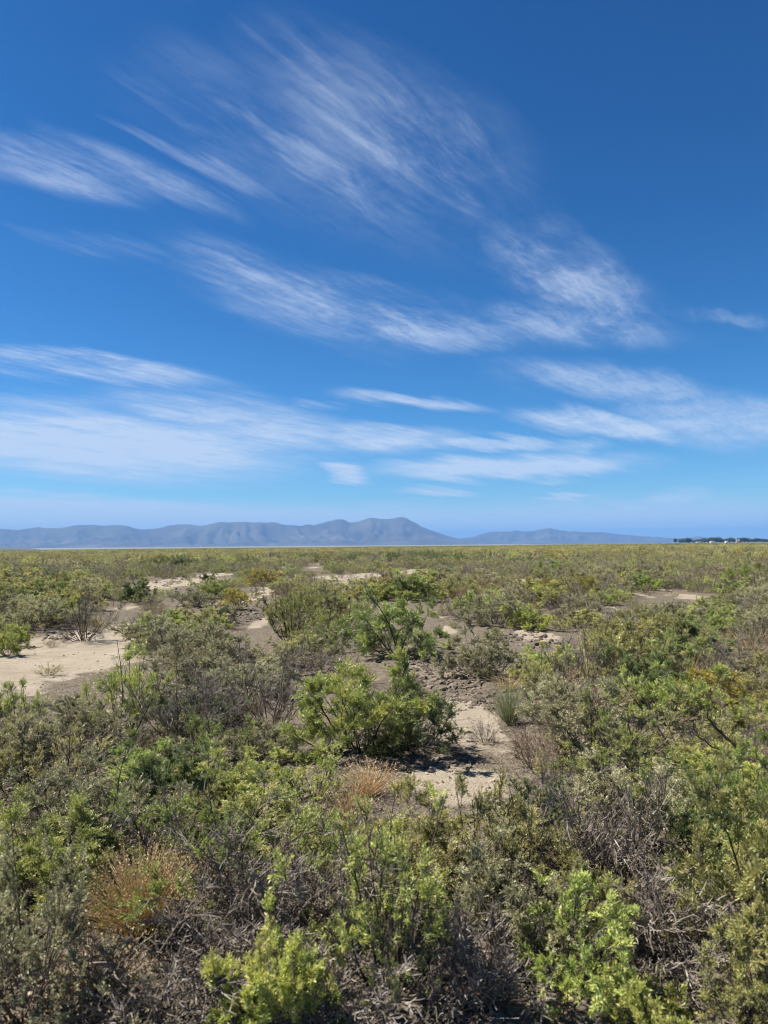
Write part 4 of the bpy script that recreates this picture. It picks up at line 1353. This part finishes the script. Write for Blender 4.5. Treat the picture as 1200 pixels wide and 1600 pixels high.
def litter(n, seed):
    rg = np.random.default_rng(seed)
    y = 2.3 + 9.5 * rg.random(n) ** 1.5
    x = (rg.random(n) * 2 - 1) * (0.56 * y + 0.2)
    b = bare(x, y)
    k = rg.random(n) > b * 0.80
    x, y = x[k], y[k]
    n = len(x)
    P = np.stack([x, y, ground_h(x, y) + 0.006 + 0.03 * rg.random(n)], 1)
    a = rg.random(n) * 6.283
    D = np.stack([np.cos(a), np.sin(a), rg.normal(0.02, 0.12, n)], 1)
    s = grow(P, D, 0.04 + 0.16 * rg.random(n) ** 2, 3, 0.16, -0.02, rg)
    v, q = tubes(s, 0.0012 + 0.0018 * rg.random(n) ** 2, 0.0008, 3)
    link('twig_litter', mesh_from('twig_litter', v, q, mats=[M['grey_wood']], tone=np.repeat(np.clip(rg.normal(0.6, 0.22, n), 0, 1), 9)), kind='stuff',
         label='dead grey twigs strewn over the foreground soil')
    # fallen dry leaves and chaff
    m = 20000
    y = 2.3 + 9.5 * rg.random(m) ** 1.5
    x = (rg.random(m) * 2 - 1) * (0.56 * y + 0.2)
    k = rg.random(m) > bare(x, y) * 0.85
    x, y = x[k], y[k]
    P = np.stack([x, y, ground_h(x, y) + 0.008 + 0.02 * rg.random(len(x))], 1)
    D = rg.normal(0, 1, (len(x), 3)) * np.array([1, 1, 0.3])
    v, q = blades(P, D, 0.010 + 0.012 * rg.random(len(x)), 0.004, rg)
    link('dry_leaf_litter', mesh_from('dry_leaf_litter', v, q, mats=[M['straw']], tone=np.clip(rg.normal(0.35, 0.25, len(x)), 0, 1)), kind='stuff',
         label='tan fallen leaves and chaff under the shrubs')


litter(5200, 8)


# ------------------------------------------------------------------ far homestead: trees and small buildings
def plain(name, col, rough=0.8):
    m = bpy.data.materials.new(name)
    m.use_nodes = True
    g = NT(m.node_tree)
    out = g.n('ShaderNodeOutputMaterial')
    co = g.n('ShaderNodeTexCoord').outputs['Object']
    n = g.noise(co, 1.5, 4, 0.6)
    c = g.mixc(g.math('MULTIPLY', n, 0.35), col, tuple(k * 0.72 for k in col))
    p = g.n('ShaderNodeBsdfPrincipled', ins={'Base Color': c, 'Roughness': rough})
    g.l(p.outputs[0], out.inputs[0])
    return m


TREE_LEAF = leaf_mat('tree_leaves', [(0.0, (0.025, 0.042, 0.016)), (0.5, (0.05, 0.08, 0.028)), (1.0, (0.09, 0.13, 0.05))])
WALLM = plain('pale_wall', (0.72, 0.68, 0.60))
TANM = plain('tan_wall', (0.48, 0.36, 0.27))
ROOFM = plain('grey_roof', (0.34, 0.32, 0.30))
GLASSM = plain('window_glass', (0.05, 0.06, 0.07), 0.15)


def tree_meshes(seed):
    rg = np.random.default_rng(seed)
    tp = grow(np.array([[0, 0, -0.3]]), np.array([[0.04, 0.02, 1.0]]), 5.0, 6, 0.05, 0.05, rg)
    v, q = tubes(tp, 0.34, 0.12, 7)
    P, D, _, t = sprout(tp, 9, 0.35, 1.0, 0.8, rg)
    lb = grow(P, D, 2.6 * (0.7 + 0.6 * rg.random(9)), 5, 0.15, 0.10, rg)
    v2, q2 = tubes(lb, 0.13, 0.03, 4)
    trunk = mesh_from('trunk', np.concatenate([v, v2]), np.concatenate([q, q2 + len(v)]), mats=[M['dark_wood']], tone=np.full(len(q) + len(q2), 0.4))
    n = 1500
    cl = np.concatenate([lb[:, -1], lb[:, 3], tp[:, -1]])
    c = cl[rg.integers(len(cl), size=n)]
    off = unit(rg.normal(0, 1, (n, 3))) * (1.75 * rg.random((n, 1)) ** 0.5) * np.array([1.15, 1.15, 0.85])
    vv, qq = blades(c + off, rg.normal(0, 1, (n, 3)), 0.6 + 0.4 * rg.random(n), 0.42, rg)
    crown = mesh_from('crown', vv, qq, mats=[TREE_LEAF], tone=np.clip(rg.normal(0.45, 0.22, n), 0, 1))
    return trunk, crown


TP = [tree_meshes(s) for s in (61, 62, 63)]
TREES = [(1055, 841.1, 8), (1064, 841.8, 16), (1070, 840.6, 16), (1077, 840.4, 18), (1086, 842.9, 14), (1093, 842.2, 16), (1101, 840.7, 16), (1107, 839.7, 20), (1112, 838.9, 22), (1119, 839.3, 22), (1125, 840.4, 18),
         (1133, 841.1, 16), (1140, 840.0, 18), (1147, 840.7, 16), (1156, 839.7, 20), (1163, 840.0, 18), (1169, 840.7, 18), (1177, 841.5, 14), (1184, 840.7, 16), (1191, 841.1, 14), (1198, 841.8, 14)]
TD = 2600.0
TLAB = ['small lone dark tree at the left end of the distant tree row', 'first dark tree of the left cluster in the distant row', 'middle tree of the left cluster in the distant tree row',
        'broad right tree of the left cluster in the distant row', 'low tree just right of the left cluster in the distant row', 'low tree halfway between left cluster and tallest distant tree',
        'tree just left of the tallest trees in the distant row', 'tree left beside the tallest one of the distant row', 'tallest dark tree of the row, left above the white house',
        'second tall dark tree of the row, right above the white house', 'sloping tree on the right of the tallest distant trees', 'low tree between the white house and the small pale house',
        'round tree left above the small pale house on the horizon', 'tree right beside the small pale house on the horizon', 'tree behind the tan house on the horizon',
        'tree at right beside the tan house on the horizon', 'second tree right of the tan house on the horizon', 'low tree in the gap right of the tan house',
        'fourth tree from the right edge in the distant row', 'next to last tree at the right end of distant row', 'last dark tree of distant row at the right picture edge']
for k, (px, py, wpx) in enumerate(TREES):
    d = pix_dir(px, 846)
    yy = TD + (k * 37 % 90)
    x = d.x / d.y * yy
    h = z_at(px, py, yy)
    o = link('tree', None, None, (x, yy, 0), TLAB[k], 'tree', 'dark trees in the row on the right horizon')
    tk, cr = TP[k % 3]
    link('trunk', tk, o)
    link('crown', cr, o)
    o.rotation_euler = (0, 0, k * 1.7)
    o.scale = (wpx * yy / FPX / 8.5, wpx * yy / FPX / 8.5, h / 8.2)


def box_mesh(name, x0, x1, y0, y1, z0, z1, mat):
    v = [(x, y, z) for z in (z0, z1) for (x, y) in ((x0, y0), (x1, y0), (x1, y1), (x0, y1))]
    q = [(0, 3, 2, 1), (4, 5, 6, 7), (0, 1, 5, 4), (1, 2, 6, 5), (2, 3, 7, 6), (3, 0, 4, 7)]
    return mesh_from(name, v, q, mats=[mat])


def house(px, w, dep, h, rise, mat, label, rot):
    yy = TD - 40
    d = pix_dir(px, 846)
    o = link('house', None, None, (d.x / d.y * yy, yy, 0), label, 'house', None)
    o.rotation_euler = (0, 0, rot)
    link('wall', box_mesh('wall', -w / 2, w / 2, -dep / 2, dep / 2, -0.2, h, mat), o)
    e = 0.5
    v = [(-w / 2 - e, -dep / 2 - e, h), (w / 2 + e, -dep / 2 - e, h), (w / 2 + e, dep / 2 + e, h), (-w / 2 - e, dep / 2 + e, h), (-w / 2 - e, 0, h + rise), (w / 2 + e, 0, h + rise)]
    link('roof', mesh_from('roof', v, [(0, 1, 5, 4), (2, 3, 4, 5), (0, 3, 2, 1)], [(0, 4, 3), (1, 2, 5)], mats=[ROOFM]), o)
    for k in (-1, 1):
        f = link('window', box_mesh('window', k * w * 0.3 - 0.6, k * w * 0.3 + 0.6, -dep / 2 - 0.06, -dep / 2 + 0.05, 1.0, 2.2, GLASSM), o)
    link('door', box_mesh('door', -0.5, 0.5, -dep / 2 - 0.05, -dep / 2 + 0.05, 0, 2.1, ROOFM), o)


house(1112, 10, 8, 5.6, 1.6, WALLM, 'white house in front of the tallest distant trees', 0.2)
house(1135, 8, 7, 6.0, 1.2, WALLM, 'pale upright house in the distant row between two trees', 0.3)
house(1153, 11, 9, 8.5, 1.8, TANM, 'tan two storey house in front of the right-hand distant trees', -0.2)
house(1091, 15, 7, 4.2, 0.9, WALLM, 'long low pale building at left in the distant tree row', 0.0)

# ------------------------------------------------------------------ render settings
S.cycles.max_bounces = 7
S.cycles.diffuse_bounces = 3
S.cycles.glossy_bounces = 2
S.cycles.transmission_bounces = 4
S.cycles.transparent_max_bounces = 4
S.cycles.volume_bounces = 0
S.cycles.caustics_reflective = False
S.cycles.caustics_refractive = False
S.cycles.pixel_filter_type = 'BLACKMAN_HARRIS'
S.cycles.filter_width = 1.05
S.cycles.use_denoising = True
S.cycles.denoising_prefilter = 'ACCURATE'
S.cycles.denoising_input_passes = 'RGB_ALBEDO_NORMAL'
